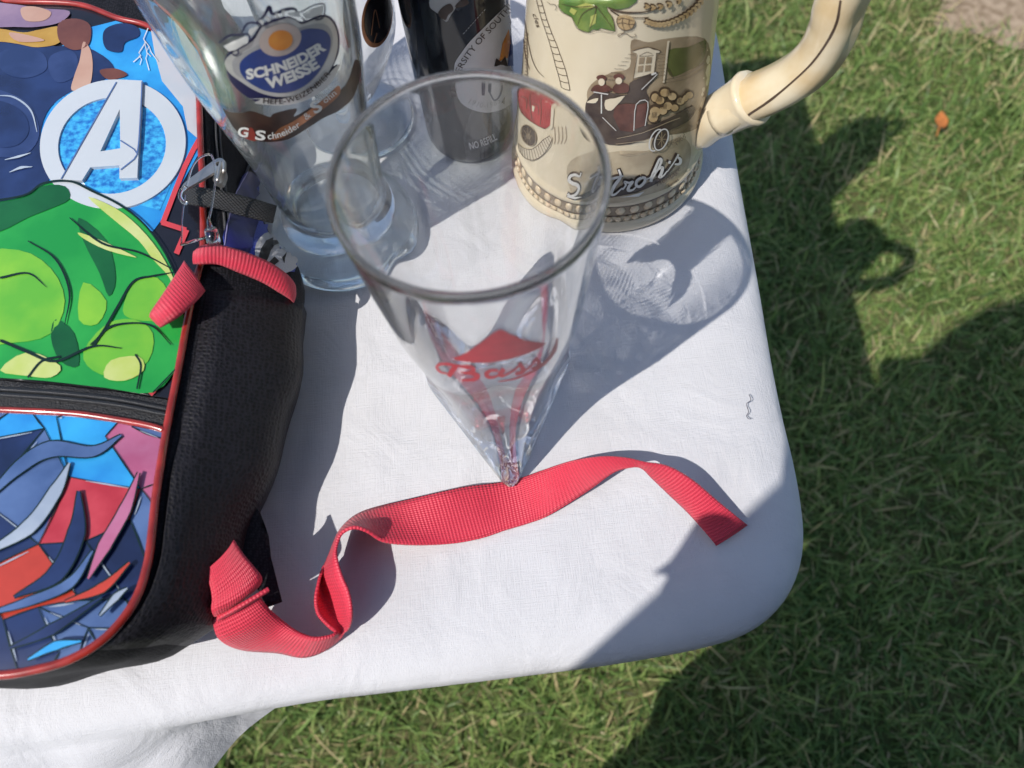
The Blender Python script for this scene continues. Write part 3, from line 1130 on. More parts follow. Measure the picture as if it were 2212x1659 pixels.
hp = [on_handle_plane(*p) for p in [(1560, 245), (1612, 216), (1670, 193), (1728, 160), (1775, 112), (1803, 55), (1818, 0)]]
for p in hp:
    print('handle r=%.4f z=%.4f' % ((p - SC).dot(hd), p.z))
last = hp[-1]
lr, lz = (last - SC).dot(hd), last.z
for dr, dz in ((.002, .022), (-.002, .044), (-.014, .062), (-.036, .070), (-.075, .066)):
    q = max(.037, lr + dr)
    hp.append(SC + hd * q + Vector((0, 0, lz + dz)))
hp = [Vector(p) for p in smooth(hp, 6)]
hv = MB()
vv, ff = [], []
nh = 20
for i, p in enumerate(hp):
    a = hp[max(0, i - 1)]
    b = hp[min(len(hp) - 1, i + 1)]
    t = (b - a).normalized()
    nx = hn
    ny = t.cross(nx).normalized()
    for k in range(nh):
        an = 2 * math.pi * k / nh
        groove = 1 - .22 * math.exp(-((((an - 4.1 + math.pi) % (2 * math.pi)) - math.pi) / .22) ** 2) - .10 * math.exp(-((((an - 1.2 + math.pi) % (2 * math.pi)) - math.pi) / .22) ** 2)
        rr = .0100 * groove
        vv.append(p + nx * math.cos(an) * rr * 1.22 + ny * math.sin(an) * rr)
for i in range(len(hp) - 1):
    for k in range(nh):
        ff.append((i * nh + k, i * nh + (k + 1) % nh, (i + 1) * nh + (k + 1) % nh, (i + 1) * nh + k))
ff.append(tuple(range(nh)))
ff.append(tuple(len(hp) * nh - 1 - k for k in range(nh)))
hob = fix_normals(link('handle', vv, ff, mat('handle_glaze', (.62, .47, .27), .14, color2=(.70, .61, .44), vscale=45), stein))
SH = Surface(vv, ff)
strokes_on('handle_groove', [(crop(1400, 0, 1.8433)([(1960, 0), (1940, 110), (1890, 220), (1800, 345), (1690, 450), (1580, 540), (1460, 620)]), [5, 6, 5, 4, 4, 5, 5])], M_brown, hob, SH, .00025)
# leaf-shaped collar where the handle meets the body
lp_ = [on_handle_plane(*p) for p in [(1500, 318), (1513, 290), (1540, 258), (1575, 238), (1612, 218), (1630, 208)]]
lp_ = [Vector(p) for p in smooth(lp_, 4)]
rr_ = np.interp(np.linspace(0, 1, len(lp_)), [0, .2, .45, .7, .92, 1], [.0025, .0080, .0105, .0115, .0132, .0122])
MB().tube(lp_, list(rr_), 18).build('collar', mat('collar_glaze', (.66, .54, .36), .12, color2=(.72, .64, .48), vscale=50), hob)

c9, c10, c5 = crop(1480, 0, 3.568), crop(1500, 350, 3.687), crop(1400, 0, 1.8433)
K9, K10 = .7373 / 3.568, .7373 / 3.687
pr('brown_wash', [smooth([(1320, 420), (1500, 440), (1700, 400), (2080, 400), (2150, 700), (2100, 1000), (2040, 1300), (1800, 1400), (1300, 1420), (1000, 1300), (860, 1040), (900, 880), (1100, 760), (1300, 700)], 4, True)], M_wash, stein, SS, .00012, c9, 12)
pr('script_wash', [smooth([(720, 440), (1150, 340), (1500, 330), (1800, 190), (1930, 300), (1880, 560), (1700, 730), (1400, 830), (1150, 900), (850, 890), (700, 700)], 4, True)], mat('pale_brown_wash', (.36, .295, .20), .2, color2=(.52, .44, .31), vscale=70), stein, SS, .00010, c10, 12)
pr('painted_field', [smooth([(1710, 520), (1900, 490), (2050, 430), (2100, 430), (2060, 640), (1900, 740), (1740, 800), (1690, 690)], 3, True)], M_fieldg, stein, SS, .0002, c9, 10)
pr('vine_leaf', [[(570, -20), (565, 60), (600, 110), (660, 150), (700, 165), (735, 235), (770, 290), (820, 315), (880, 330), (920, 300), (975, 305), (1000, 285), (1060, 300), (1150, 318), (1135, 235), (1120, 170), (1075, 110), (1060, 60), (1110, 85),
                  (1200, 90), (1290, 70), (1370, 10), (1380, -40)]], M_leafg, stein, SS, .0005, c9, 10)
pr('leaf_highlight', [[(740, 60), (850, 20), (970, 50), (900, 70), (800, 75)], [(900, 160), (960, 130), (950, 230), (890, 270)], [(700, 70), (760, 100), (730, 150), (680, 110)]], M_leafl, stein, SS, .0007, c9, 10)
strokes_on('leaf_veins', [([(960, 50), (940, 150), (880, 320)], [9, 6, 3]), ([(960, 50), (1040, 160), (1140, 300)], [9, 6, 3]), ([(960, 50), (820, 130), (760, 260)], [8, 6, 3]), ([(960, 45), (760, 60), (600, 30)], [8, 6, 3]),
                          ([(565, 40), (600, 110), (700, 165), (735, 235), (770, 290), (880, 330), (975, 305), (1150, 318), (1120, 170), (1075, 100)], 5)], M_brown, stein, SS, .0008, c9, K9)
strokes_on('vine_stem', [([(1080, 70), (1200, 110), (1340, 120), (1480, 110), (1640, 60)], [16, 18, 16, 14, 10]), ([(1100, 95), (1190, 150)], 14), ([(1300, 170), (1420, 175), (1500, 170)], 8),
                         ([(1245, 300), (1240, 330), (1185, 350), (1190, 370), (1250, 335), (1320, 375), (1365, 365), (1350, 340)], 6)], M_brown, stein, SS, .0006, c9, K9)
strokes_on('tendril', [([(450, 10), (480, 35), (530, 40), (545, 75), (530, 100)], 5)], M_brown, stein, SS, .0006, c9, K9)
pr('hop_cone', [smooth([(1180, 160), (1260, 140), (1330, 170), (1355, 220), (1320, 280), (1250, 300), (1190, 265), (1168, 210)], 3, True)], M_tan, stein, SS, .0008, c9, 8)
strokes_on('hop_scales', [([(1185, 190), (1230, 170), (1300, 190), (1340, 200)], 5), ([(1175, 230), (1230, 220), (1290, 235), (1350, 235)], 5), ([(1230, 170), (1225, 230), (1245, 290)], 5), ([(1300, 180), (1290, 235), (1310, 280)], 5),
                          ([(1180, 160), (1168, 210), (1190, 265), (1250, 300), (1320, 280), (1355, 220)], 6)], M_brown, stein, SS, .001, c9, K9)
wm, wo = MB(), MB()
for path in ([(1480, 210), (1560, 235), (1660, 235), (1770, 200), (1880, 140), (1980, 60), (2060, -40)], [(1480, 50), (1560, 60), (1660, 40), (1780, 0), (1900, -50)]):
    P = smooth(path, 5)
    for i in range(0, len(P) - 1, 2):
        x, y = P[i]
        if i % 4 == 2 and len(P) < 26:
            continue
        tx, ty = P[i + 1][0] - x, P[i + 1][1] - y
        an = math.degrees(math.atan2(ty, tx))
        for sd_ in (-1, 1):
            cx, cy = x - ty * .35 * sd_ * 1.4, y + tx * .35 * sd_ * 1.4
            for mb_, k_, e_ in ((wo, 1.0, .0006), (wm, .66, .0012)):
                V, F = cdt(c9(ellipse(cx, cy, 38 * (k_ * .5 + .5), 21 * k_, 12, an - 30 * sd_)), 0)
                SS.lay(mb_, V, F, e_)
wo.build('wheat_outline', M_brown, stein)
wm.build('wheat_ears', M_tan, stein)
# rope ladder on the left
rails = ([(330, -20), (345, 50), (380, 180), (420, 300), (460, 420), (500, 560), (530, 680), (565, 800), (590, 910)], [(375, -20), (400, 60), (440, 200), (490, 340), (540, 460), (590, 600), (632, 720), (660, 830), (680, 940)])
sts = [(rails[0], 5), (rails[1], 6)]
A, B = resample(rails[0], 14), resample(rails[1], 14)
sts += [([tuple(a), tuple((a + b) / 2 + [0, 6]), tuple(b)], 6) for a, b in zip(A, B)]
strokes_on('rope_pattern', sts, M_brown, stein, SS, .0003, c9, K9, 4)
text_on('rim_lettering', [('cles', [(290, 150), (310, 200), (335, 290)], 9, 0, .2)], M_brown, stein, SS, .0003, c9)
# house
pr('window_relief', [[(1325, 520), (1420, 500), (1490, 480), (1540, 510), (1620, 525), (1600, 545), (1575, 545), (1550, 760), (1530, 760), (1385, 800), (1340, 810), (1375, 550), (1330, 535)], [(1690, 420), (1715, 420), (1660, 860), (1640, 860)]], M_cream, stein, SS, .0005, c9, 10)
pr('window_panes', [[(1400, 590), (1455, 585), (1445, 655), (1392, 660)], [(1475, 585), (1530, 585), (1522, 650), (1465, 655)], [(1388, 680), (1442, 672), (1432, 740), (1380, 745)], [(1462, 672), (1520, 668), (1512, 730), (1455, 738)]], M_wash, stein, SS, .0007, c9, 0)
sid = [([(1345 - 26 * k, 560 + 38 * k), (1345 - 26 * k - 60 - 10 * k, 556 + 38 * k)], 4) for k in range(8)] + [([(1590, 565 + 36 * k), (1665, 558 + 36 * k)], 4) for k in range(7)]
sid += [([(1325, 525), (1490, 482), (1625, 528)], 9), ([(1400, 575), (1480, 535), (1545, 570), (1400, 578)], 5), ([(1380, 560), (1335, 830)], 5), ([(1580, 555), (1550, 770)], 5), ([(1660, 860), (1710, 430)], 4), ([(1690, 690), (1745, 800)], 8),
        ([(1640, 830), (1900, 770), (2080, 650)], 5), ([(1630, 860), (1880, 820), (2060, 720)], 4)]
strokes_on('siding_lines', sid, M_brown, stein, SS, .0006, c9, K9, 2)
# lorry
pr('lorry_body', [smooth([(860, 1040), (960, 950), (1100, 960), (1270, 980), (1300, 860), (1420, 800), (1580, 740), (1570, 800), (1470, 930), (1500, 1010), (1490, 1080), (1480, 1290), (1700, 1230), (1960, 1100), (1930, 1240), (1700, 1360), (1300, 1500), (1000, 1480), (860, 1300), (840, 1150)], 3, True)],
   M_dkbrown, stein, SS, .0005, c9, 12)
pr('lorry_panel', [[(1150, 1090), (1260, 1070), (1365, 1075), (1335, 1370), (1200, 1350), (1130, 1200)], [(1375, 1085), (1480, 1060), (1455, 1300), (1345, 1340)]], M_maroon, stein, SS, .0008, c9, 12)
strokes_on('lorry_trim', [([(1340, 1350), (1365, 1075), (1485, 1050), (1455, 1300)], 9), ([(1010, 970), (1010, 1170)], 12), ([(930, 945), (1080, 970)], 10), ([(1420, 920), (1580, 760)], 9), ([(1520, 765), (1570, 745)], 20), ([(1020, 1210), (1160, 1350)], 7)], M_silv, stein, SS, .001, c9, K9, 3)
pr('driver_figures', [smooth([(900, 930), (940, 880), (1000, 870), (1080, 880), (1120, 930), (1040, 950), (940, 950)], 3, True), smooth([(1120, 930), (1150, 870), (1230, 850), (1290, 880), (1280, 950), (1170, 960)], 3, True), ellipse(1010, 800, 52, 32, 16), ellipse(1190, 790, 58, 34, 16)], M_maroon, stein, SS, .0008, c9, 10)
pr('driver_faces', [ellipse(1012, 842, 33, 38, 18), ellipse(1188, 828, 34, 36, 18), smooth([(860, 1050), (920, 1020), (980, 1010), (950, 1060), (880, 1060)], 2, True), smooth([(1050, 1030), (1150, 1010), (1250, 985), (1160, 1090), (1110, 1140), (1050, 1120)], 2, True)], M_cream, stein, SS, .001, c9, 9)
bl, bo = MB(), MB()
for x, y, rx, ry in ((1660, 950, 55, 48), (1735, 990, 50, 46), (1610, 1030, 52, 48), (1820, 1040, 48, 44), (1690, 1090, 52, 48), (1560, 1150, 62, 62), (1540, 1210, 55, 55), (1910, 980, 44, 42), (1870, 1010, 30, 40), (1560, 1000, 45, 52), (1640, 1140, 50, 46), (1760, 1110, 44, 42)):
    V, F = cdt(c9(ellipse(x, y, rx * 1.22, ry * 1.22, 20)), 8)
    SS.lay(bo, V, F, .0008)
    V, F = cdt(c9(ellipse(x - 4, y + 3, rx * .86, ry * .86, 20)), 8)
    SS.lay(bl, V, F, .0011)
bo.build('barrel_outline', M_brown, stein)
bl.build('barrels', M_tan, stein)
ch = []
for x, y in ((1600, 1010), (1700, 950), (1650, 1090), (1550, 1180), (1800, 1030)):
    ch += [([(x - 20 + 14 * k, y - 30), (x - 28 + 14 * k, y + 30)], 4) for k in range(4)]
strokes_on('barrel_staves', ch, M_brown, stein, SS, .0013, c9, K9, 2)
pr('lorry_tyre', [ellipse(1590, 200, 70, 128, 30, 22)], M_dkbrown, stein, SS, .0008, c10, 10)
strokes_on('lorry_wheel', [(ellipse(1600, 200, 62, 120, 26, 22)[:26] + [ellipse(1600, 200, 62, 120, 26, 22)[0]], 14), (ellipse(1545, 205, 62, 122, 26, 22, 60, 280), 14)], M_silv, stein, SS, .0012, c10, K10, 2)
strokes_on('wheel_spokes', [([(1605, 200), (1605 + 55 * math.cos(a), 200 + 85 * math.sin(a))], 8) for a in np.linspace(0, 6.28, 9)[:-1]] + [([(1130, 190), (1400, 130), (1660, 20), (1800, -30)], 8), ([(1120, 250), (1400, 215), (1480, 190)], 6), ([(1150, 365), (1450, 330)], 5), ([(1200, 380), (1420, 345)], 4)], M_wash, stein, SS, .001, c10, K10, 2)
text_on('caption_lettering', [('Electric Truck', [(1670, 285), (1760, 235), (1850, 160), (1945, 60)], 9, 0, .25), ('1905', [(1770, 270), (1830, 220), (1870, 185)], 8, 0, .1)], M_brown, stein, SS, .0009, c10)
text_on('series_lettering', [('Heritage', [(1560, 715), (1650, 665), (1740, 605), (1820, 530)], 10, 0, .3), ('Series', [(1680, 730), (1740, 695), (1800, 650)], 8, 0, .3)], M_brown, stein, SS, .0006, c10)
# brewery name in script
sw = [([(875, 560), (850, 600), (795, 580), (735, 590), (715, 635), (760, 670), (820, 690), (850, 735), (815, 790), (745, 810), (690, 785)], [10, 14, 22, 26, 28, 28, 28, 28, 24, 18, 8]),
      ([(1150, 520), (1170, 600), (1110, 690), (1070, 780), (1110, 790), (1190, 720)], [14, 22, 26, 24, 16, 8]), ([(1010, 640), (1120, 610), (1200, 590)], [12, 20, 10]),
      ([(1190, 740), (1225, 690), (1215, 655), (1260, 665), (1300, 650), (1262, 700), (1250, 745), (1300, 740), (1340, 700)], [10, 14, 20, 16, 16, 24, 24, 14, 8]),
      ([(1390, 610), (1345, 640), (1335, 690), (1370, 705), (1420, 660), (1425, 615), (1390, 610)], 22), ([(1425, 630), (1480, 610), (1560, 520), (1600, 430), (1580, 410), (1540, 500), (1500, 600), (1490, 655)], [8, 10, 14, 20, 16, 20, 24, 22]),
      ([(1505, 620), (1560, 530), (1610, 500), (1600, 560), (1580, 605), (1620, 590), (1660, 540)], [10, 14, 22, 24, 22, 12, 8]), ([(1690, 430), (1680, 460)], 18), ([(1660, 550), (1730, 450), (1770, 380), (1780, 360)], [8, 10, 14, 16]), ([(1765, 385), (1800, 420), (1790, 465), (1740, 470)], [14, 24, 20, 14])]
strokes_on('brewery_script_shadow', [(p, [w_ + 30 for w_ in (w if hasattr(w, '__len__') else [w])]) for p, w in sw] + [([(680, 815), (800, 850), (960, 830), (1150, 790), (1340, 750), (1500, 690), (1640, 600), (1800, 430)], [40, 56, 60, 66, 60, 50, 46, 20])], M_dkbrown, stein, SS, .0004, c10, K10)
strokes_on('brewery_script', [(p, [w_ * 1.35 for w_ in (w if hasattr(w, '__len__') else [w])]) for p, w in sw], M_silv, stein, SS, .0012, c10, K10)
pr('script_underline', [[(1150, 825), (1280, 800), (1420, 760), (1360, 815), (1250, 818)], [(690, 820), (715, 765), (740, 815), (900, 830), (800, 850)]], M_silv, stein, SS, .0012, c10, 10)
# fire engine on the left side
pr('engine_panel', [smooth([(165, 930), (300, 925), (400, 985), (500, 1050), (545, 1110), (540, 1260), (470, 1330), (380, 1290), (270, 1220), (190, 1120)], 3, True)], M_trainred, stein, SS, .0004, c9, 10)
strokes_on('engine_lines', [([(300, 930), (310, 1100), (320, 1220)], 5), ([(420, 990), (430, 1130), (420, 1290)], 5), ([(340, 1060), (400, 1090), (395, 1180)], 6), ([(210, 990), (270, 1020), (265, 1120)], 5), ([(165, 930), (190, 1120), (270, 1220), (380, 1290), (470, 1330)], 6)], M_brown, stein, SS, .0006, c9, K9, 3)
pr('engine_ornament', [[(360, 940), (420, 960), (430, 1010), (385, 1000)], [(450, 990), (540, 1010), (545, 1070), (480, 1050)], [(545, 1090), (575, 1120), (560, 1320), (530, 1340)], [(330, 1080), (360, 1095), (350, 1150), (330, 1140)]], M_cream, stein, SS, .0007, c9, 8)
pr('engine_wheel', [ellipse(230, 150, 78, 118, 28, -24)], M_dkbrown, stein, SS, .0006, c10, 10)
strokes_on('engine_wheel_rim', [(ellipse(230, 150, 78, 118, 30, -24, 0, 350), 9), (ellipse(228, 160, 18, 26, 14, -24, 0, 350), 9)] + [([(229, 158), (229 + 55 * math.cos(a) - 10, 158 + 85 * math.sin(a))], 5) for a in np.linspace(0, 6.28, 9)[:-1]], M_wash, stein, SS, .0009, c10, K10, 2)
pr('fluted_skirt', [smooth([(105, 235), (170, 285), (260, 300), (340, 250), (400, 185), (470, 150), (500, 190), (480, 270), (420, 340), (340, 400), (250, 430), (160, 380), (120, 310)], 3, True)], M_cream, stein, SS, .0006, c10, 9)
fl = []
A = resample([(108, 240), (170, 290), (260, 302), (345, 250), (405, 190), (470, 155)], 16)
B = resample([(122, 320), (165, 385), (250, 428), (345, 400), (430, 330), (497, 200)], 16)
fl += [([tuple(a), tuple(b)], 5) for a, b in zip(A, B)] + [([tuple(a) for a in A[::3]], 6), ([tuple(b) for b in B[::3]], 7)]
strokes_on('skirt_flutes', fl, M_brown, stein, SS, .0008, c10, K10, 3)
strokes_on('column_lines', [([(520 + 45 * k, 60), (530 + 45 * k, 190), (520 + 40 * k, 250)], 8) for k in range(4)], M_wash, stein, SS, .0004, c10, K10, 3)
strokes_on('side_filigree', [([(215 + 6 * math.sin(k * 1.3), 330 + 34 * k), (240 + 5 * math.cos(k), 350 + 34 * k), (232, 372 + 34 * k)], 7) for k in range(16)] + [([(210, 200), (240, 400), (290, 620), (350, 740), (410, 800)], 6), ([(195, 330), (215, 560), (260, 720)], 6)], M_brown, stein, SS, .0004, c9, K9, 3)
# unseen jug added farther back on the table to cast the round lawn shadow
JC = Vector((.095, .470, .0004))
jug = thing('shadow_jug', (JC.x, JC.y, 0), 'unseen brown jug behind the stein, added to cast the round shadow on the lawn', 'jug')
M_jug = mat('brown_stoneware', (.16, .085, .04), .3, var=.25, vscale=25, bump=.2, bscale=120)
o_ = [(.0001, .001), (.036, .001), (.041, .004), (.043, .02), (.044, .10), (.0435, .19), (.042, .225), (.037, .255), (.028, .275), (.018, .287), (.0145, .297), (.0165, .306), (.0150, .309), (.0001, .307)]
fix_normals(link('jug_body', *lathe(smooth(o_, 4), 64, JC), M_jug, jug))
MB().tube([JC + Vector(p) for p in smooth([(.013, 0, .295), (.034, 0, .300), (.050, 0, .285), (.050, 0, .255), (.038, 0, .235)], 5)], .006, 12).build('handle', M_jug, jug)
# ------------------------------------------------------------------ backpack lying on the table
bag = thing('backpack', (-.25, .2, 0), "black child's backpack with glossy colourful front panel, red piping and red straps", 'backpack')
M_nyl = cloth_mat('black_nylon', (.020, .019, .024), (.006, .006, .008), .0011, .5)
M_mesh = cloth_mat('black_mesh_fabric', (.003, .003, .004), (.013, .012, .016), .0016, .7, .5, .3)
M_blk = mat('black_vinyl', (.012, .012, .018), .22, var=.2, vscale=60, coat=.4)
M_pipe = mat('red_piping_vinyl', (.30, .025, .018), .22, var=.25, vscale=120, coat=.5)
M_redweb = weave_mat('red_webbing', (.70, .036, .075), .0030, .0022, .6, .74, .5, .1)
M_blackweb = weave_mat('black_webbing', (.022, .022, .024), .0020, .0040, .9, .35, .6, .0, diag=False)


def zpan(x, y):
    t = min(1, max(0, (-.128 - x) / .10))
    z = .0605 + .010 * t * (2 - t)
    q = min(1, max(0, (.128 - y) / .02))
    z += .004 * q * (3 * q - 2 * q * q) if q > 0 else 0
    e = max(0, .060 - y)
    z -= 4.0 * e * e
    return z


def PP(pts):
    return [hit_h(x, y, zpan) for x, y in pts]


rim_px = [(-60, 1460), (0, 1458), (60, 1450), (150, 1425), (230, 1375), (290, 1300), (318, 1220), (328, 1150), (338, 1060), (362, 915), (385, 800), (405, 690), (425, 600), (438, 540), (438, 420), (433, 300), (430, 210)]
rim = [(p.x, p.y) for p in PP(rim_px)]
rim = [(-.41, rim[0][1] - .001), (-.30, rim[0][1])] + rim + [(-.131, .335), (-.145, .375), (-.18, .40), (-.41, .41)]
bulge_px = [(0, 1492, .03), (200, 1460, .03), (330, 1421, .03), (420, 1375, .03), (470, 1330, .03), (500, 1190, .03), (550, 1070, .03), (600, 930, .03), (628, 800, .032), (637, 700, .035), (634, 610, .04), (622, 530, .044)]
bulge = [at(*p) for p in bulge_px]
bulge = [(-.42, .042), (-.30, .042)] + [(p.x, p.y) for p in bulge] + [(-.107, .236), (-.117, .262), (-.119, .30), (-.123, .35), (-.14, .395), (-.18, .42), (-.42, .425)]
NS = 150
RIM, BUL = resample(smooth(rim, 4), NS), resample(smooth(bulge, 4), NS)


def unit_n(P):
    T_ = np.gradient(P, axis=0)
    T_ /= np.linalg.norm(T_, axis=1)[:, None]
    return np.stack([T_[:, 1], -T_[:, 0]], 1)


NB = unit_n(BUL)
if NB[60][0] < 0:
    NB = -NB
lev = []
for z, k, off in ((.0005, 1.0, -.016), (.004, 1.0, -.011), (.012, 1.0, -.0045), (.022, 1.0, -.001), (.032, 1.0, 0), (.040, .88, .0), (.048, .62, .001), (.055, .32, .001), (.0605, .05, .0015)):
    Q = BUL * k + RIM * (1 - k) + NB * off
    sag = .0012 * np.sin(np.arange(NS) * .9) * math.sin(math.pi * min(1, z / .06))
    Q = Q + NB * sag[:, None]
    lev.append([(q[0], q[1], z if z < .06 else zpan(RIM[i][0], RIM[i][1]) - .0015) for i, q in enumerate(Q)])
bv, bf = [], []
for L_ in lev:
    bv += L_
for j in range(len(lev) - 1):
    for i in range(NS - 1):
        bf.append((j * NS + i, j * NS + i + 1, (j + 1) * NS + i + 1, (j + 1) * NS + i))
    bf.append((j * NS + NS - 1, j * NS, (j + 1) * NS, (j + 1) * NS + NS - 1))
tp_ = [(p[0], p[1]) for p in lev[-1]]
V, F = cdt(tp_, .008)
b0 = len(bv)
bv += [(x, y, zpan(x, y) - .0015) for x, y in V]
bf += [tuple(i + b0 for i in q) for q in F]
bf.append(tuple(range(NS))[::-1])
body = link('bag_body', bv, bf, M_nyl, bag)
bm = bmesh.new()
bm.from_mesh(body.data)
bmesh.ops.remove_doubles(bm, verts=bm.verts, dist=2e-5)
bmesh.ops.recalc_face_normals(bm, faces=bm.faces)
bm.to_mesh(body.data)
bm.free()
SBAG = Surface(bv, bf)


def panel(name, polys, m, eps, step=14, cv=None, parent=None, rounded=False):
    mb = MB()
    for p in polys:
        if rounded:
            p = smooth(p, 4, True)
        q = cv(p) if cv else p
        V, F = cdt(q, step)
        mb.add([hit_h(x, y, lambda a, b: zpan(a, b) + eps) for x, y in V], F)
    return mb.build(name, m, parent or bag)


def pstrokes(name, sts, m, eps, k=1.0, cv=None, n=6, parent=None):
    mb = MB()
    for pts, w in sts:
        P = smooth(cv(pts) if cv else pts, n)
        V, F = ribbon2d(P, [q * k for q in w] if hasattr(w, '__len__') else w * k)
        mb.add([hit_h(x, y, lambda a, b: zpan(a, b) + eps) for x, y in V], F)
    return mb.build(name, m, parent or bag)


def vinyl(name, c, c2=None, rough=.2, vs=70, **kw):
    return mat(name, c, rough, color2=c2, var=0 if c2 else .12, vscale=vs, coat=.55, bump=.30, bscale=38, **kw)


main_px = [(-60, -40), (0, -4), (39, 3), (168, 9), (255, 39), (324, 58), (390, 110), (424, 190), (431, 300), (434, 420), (432, 540), (420, 610), (404, 690), (384, 800), (376, 862), (250, 842), (120, 828), (0, 818), (-60, 816)]
front = panel('front_panel', [main_px], M_blk, .0004)
pocket_px = [(-60, 890), (0, 892), (156, 900), (249, 913), (350, 933), (338, 1040), (326, 1140), (316, 1215), (288, 1296), (228, 1370), (150, 1419), (60, 1444), (0, 1452), (-60, 1454)]
pocket = panel('front_pocket', [pocket_px], vinyl('red_panel_print', (.42, .030, .045), (.55, .06, .08)), .0010)

V_blue = vinyl('cyan_panel_print', (.020, .22, .60), (.04, .38, .76), vs=45)
V_glit = vinyl('glitter_blue_print', (.015, .14, .46), (.06, .45, .80), vs=420)
V_pale = vinyl('pale_panel_print', (.42, .48, .54), (.52, .50, .52), vs=30)
V_navy = vinyl('navy_panel_print', (.010, .018, .060), (.02, .04, .13), vs=40)
V_brn = vinyl('brown_panel_print', (.11, .035, .025), (.17, .06, .04), vs=60)
V_gold = vinyl('gold_panel_print', (.40, .22, .03), (.50, .30, .06), vs=60)
V_mauve = vinyl('mauve_panel_print', (.20, .13, .22), (.30, .20, .28), vs=50)
V_tan = vinyl('tan_panel_print', (.45, .26, .19), (.52, .33, .25), vs=50)
V_red = vinyl('red_line_print', (.55, .055, .065))
V_grn = vinyl('green_panel_print', (.012, .26, .045), (.03, .36, .06), vs=30)
V_dgrn = vinyl('dark_green_print', (.004, .075, .02), (.008, .12, .03), vs=40)
V_lime = vinyl('lime_panel_print', (.11, .40, .035), (.22, .50, .04), vs=40)
V_yel = vinyl('yellow_green_print', (.42, .52, .10), (.55, .60, .25), vs=50)
V_ink = vinyl('ink_line_print', (.004, .018, .010))
V_steel = vinyl('steel_blue_print', (.06, .11, .26), (.10, .17, .36), vs=60)
V_steeld = vinyl('slate_blue_print', (.018, .035, .11), (.035, .06, .17), vs=50)
V_lsteel = vinyl('light_steel_print', (.30, .36, .46), (.42, .48, .56), vs=60)
V_pink = vinyl('pink_panel_print', (.42, .10, .20), (.48, .16, .28), vs=60)
V_orr = vinyl('vermilion_print', (.48, .05, .03))
V_white = vinyl('white_panel_print', (.66, .66, .66))

panel('blue_print', [[(60, 150), (190, 60), (250, 45), (330, 70), (395, 125), (424, 200), (430, 300), (430, 330), (352, 470), (330, 500), (270, 470), (150, 400), (60, 400)]], V_blue, .0007, parent=front)
panel('glitter_print', [[(120, 190), (240, 160), (330, 190), (380, 260), (390, 350), (345, 455), (260, 430), (160, 390), (110, 330)]], V_glit, .0009, parent=front)
panel('pale_flare_print', [[(325, 60), (360, 90), (400, 140), (424, 200), (428, 300), (405, 280), (395, 230), (350, 175), (335, 120)]], V_pale, .0009, parent=front)
panel('navy_print', [[(-60, 90), (120, 100), (170, 95), (235, 130), (240, 165), (150, 200), (100, 245), (85, 320), (100, 400), (-60, 440)]], V_navy, .0010, parent=front, rounded=True)
panel('storm_print', [[(228, 62), (262, 50), (296, 58), (300, 78), (270, 92), (262, 112), (232, 108), (222, 86)]], V_navy, .0011, parent=front, rounded=True)
panel('brown_print', [[(128, 48), (165, 40), (195, 55), (192, 95), (165, 108), (140, 100), (125, 80)], [(215, 152), (250, 148), (275, 162), (235, 172)]], V_brn, .0013, parent=front, rounded=True)
panel('gold_print', [[(-60, 60), (0, 62), (50, 70), (85, 64), (130, 58), (128, 92), (80, 102), (40, 95), (0, 90), (-60, 92)]], V_gold, .0012, parent=front, rounded=True)
panel('mauve_print', [[(-60, 5), (20, 8), (90, 18), (150, 24), (130, 48), (80, 58), (30, 58), (-60, 55)]], V_mauve, .0013, parent=front, rounded=True)
panel('tan_print', [[(180, 90), (196, 110), (200, 150), (190, 190), (155, 195), (160, 165), (172, 130)]], V_tan, .0013, parent=front, rounded=True)
panel('slate_print', [[(10, 108), (60, 104), (95, 118), (100, 150), (60, 168), (15, 160), (-8, 130)], [(110, 120), (150, 108), (168, 128), (160, 165), (125, 178), (105, 150)], [(-30, 200), (30, 205), (70, 235), (85, 290), (60, 330), (10, 340), (-30, 320)]], V_steeld, .0012, parent=front, rounded=True)
panel('slate_core_print', [[(-20, 222), (25, 226), (55, 250), (62, 285), (40, 312), (0, 318), (-30, 300)]], V_navy, .0014, parent=front, rounded=True)
panel('mauve_glint_print', [[(45, 18), (75, 14), (110, 26), (95, 44), (55, 44)], [(20, 70), (70, 78), (95, 88), (40, 90)]], V_tan, .0015, parent=front, rounded=True)
pstrokes('slate_glints', [([(-10, 206), (30, 210), (66, 238), (80, 285)], [1, 4, 4, 1]), ([(10, 345), (40, 338), (66, 330)], [1, 5, 1])], V_lsteel, .0016, parent=front)
pstrokes('slate_edge', [([(20, 372), (45, 362), (70, 360)], [1, 6, 1])], V_lsteel, .0016, parent=front)
pstrokes('lightning_print', [([(320, 60), (310, 84), (314, 92), (300, 114), (304, 120), (288, 134)], 2.2), ([(311, 86), (322, 100), (326, 112), (341, 132)], 1.8), ([(312, 92), (318, 116), (315, 126), (322, 152)], 1.8), ([(300, 120), (306, 128), (302, 140)], 1.6), ([(322, 100), (316, 112), (326, 122)], 1.6)], V_white, .0014, n=1, parent=front)
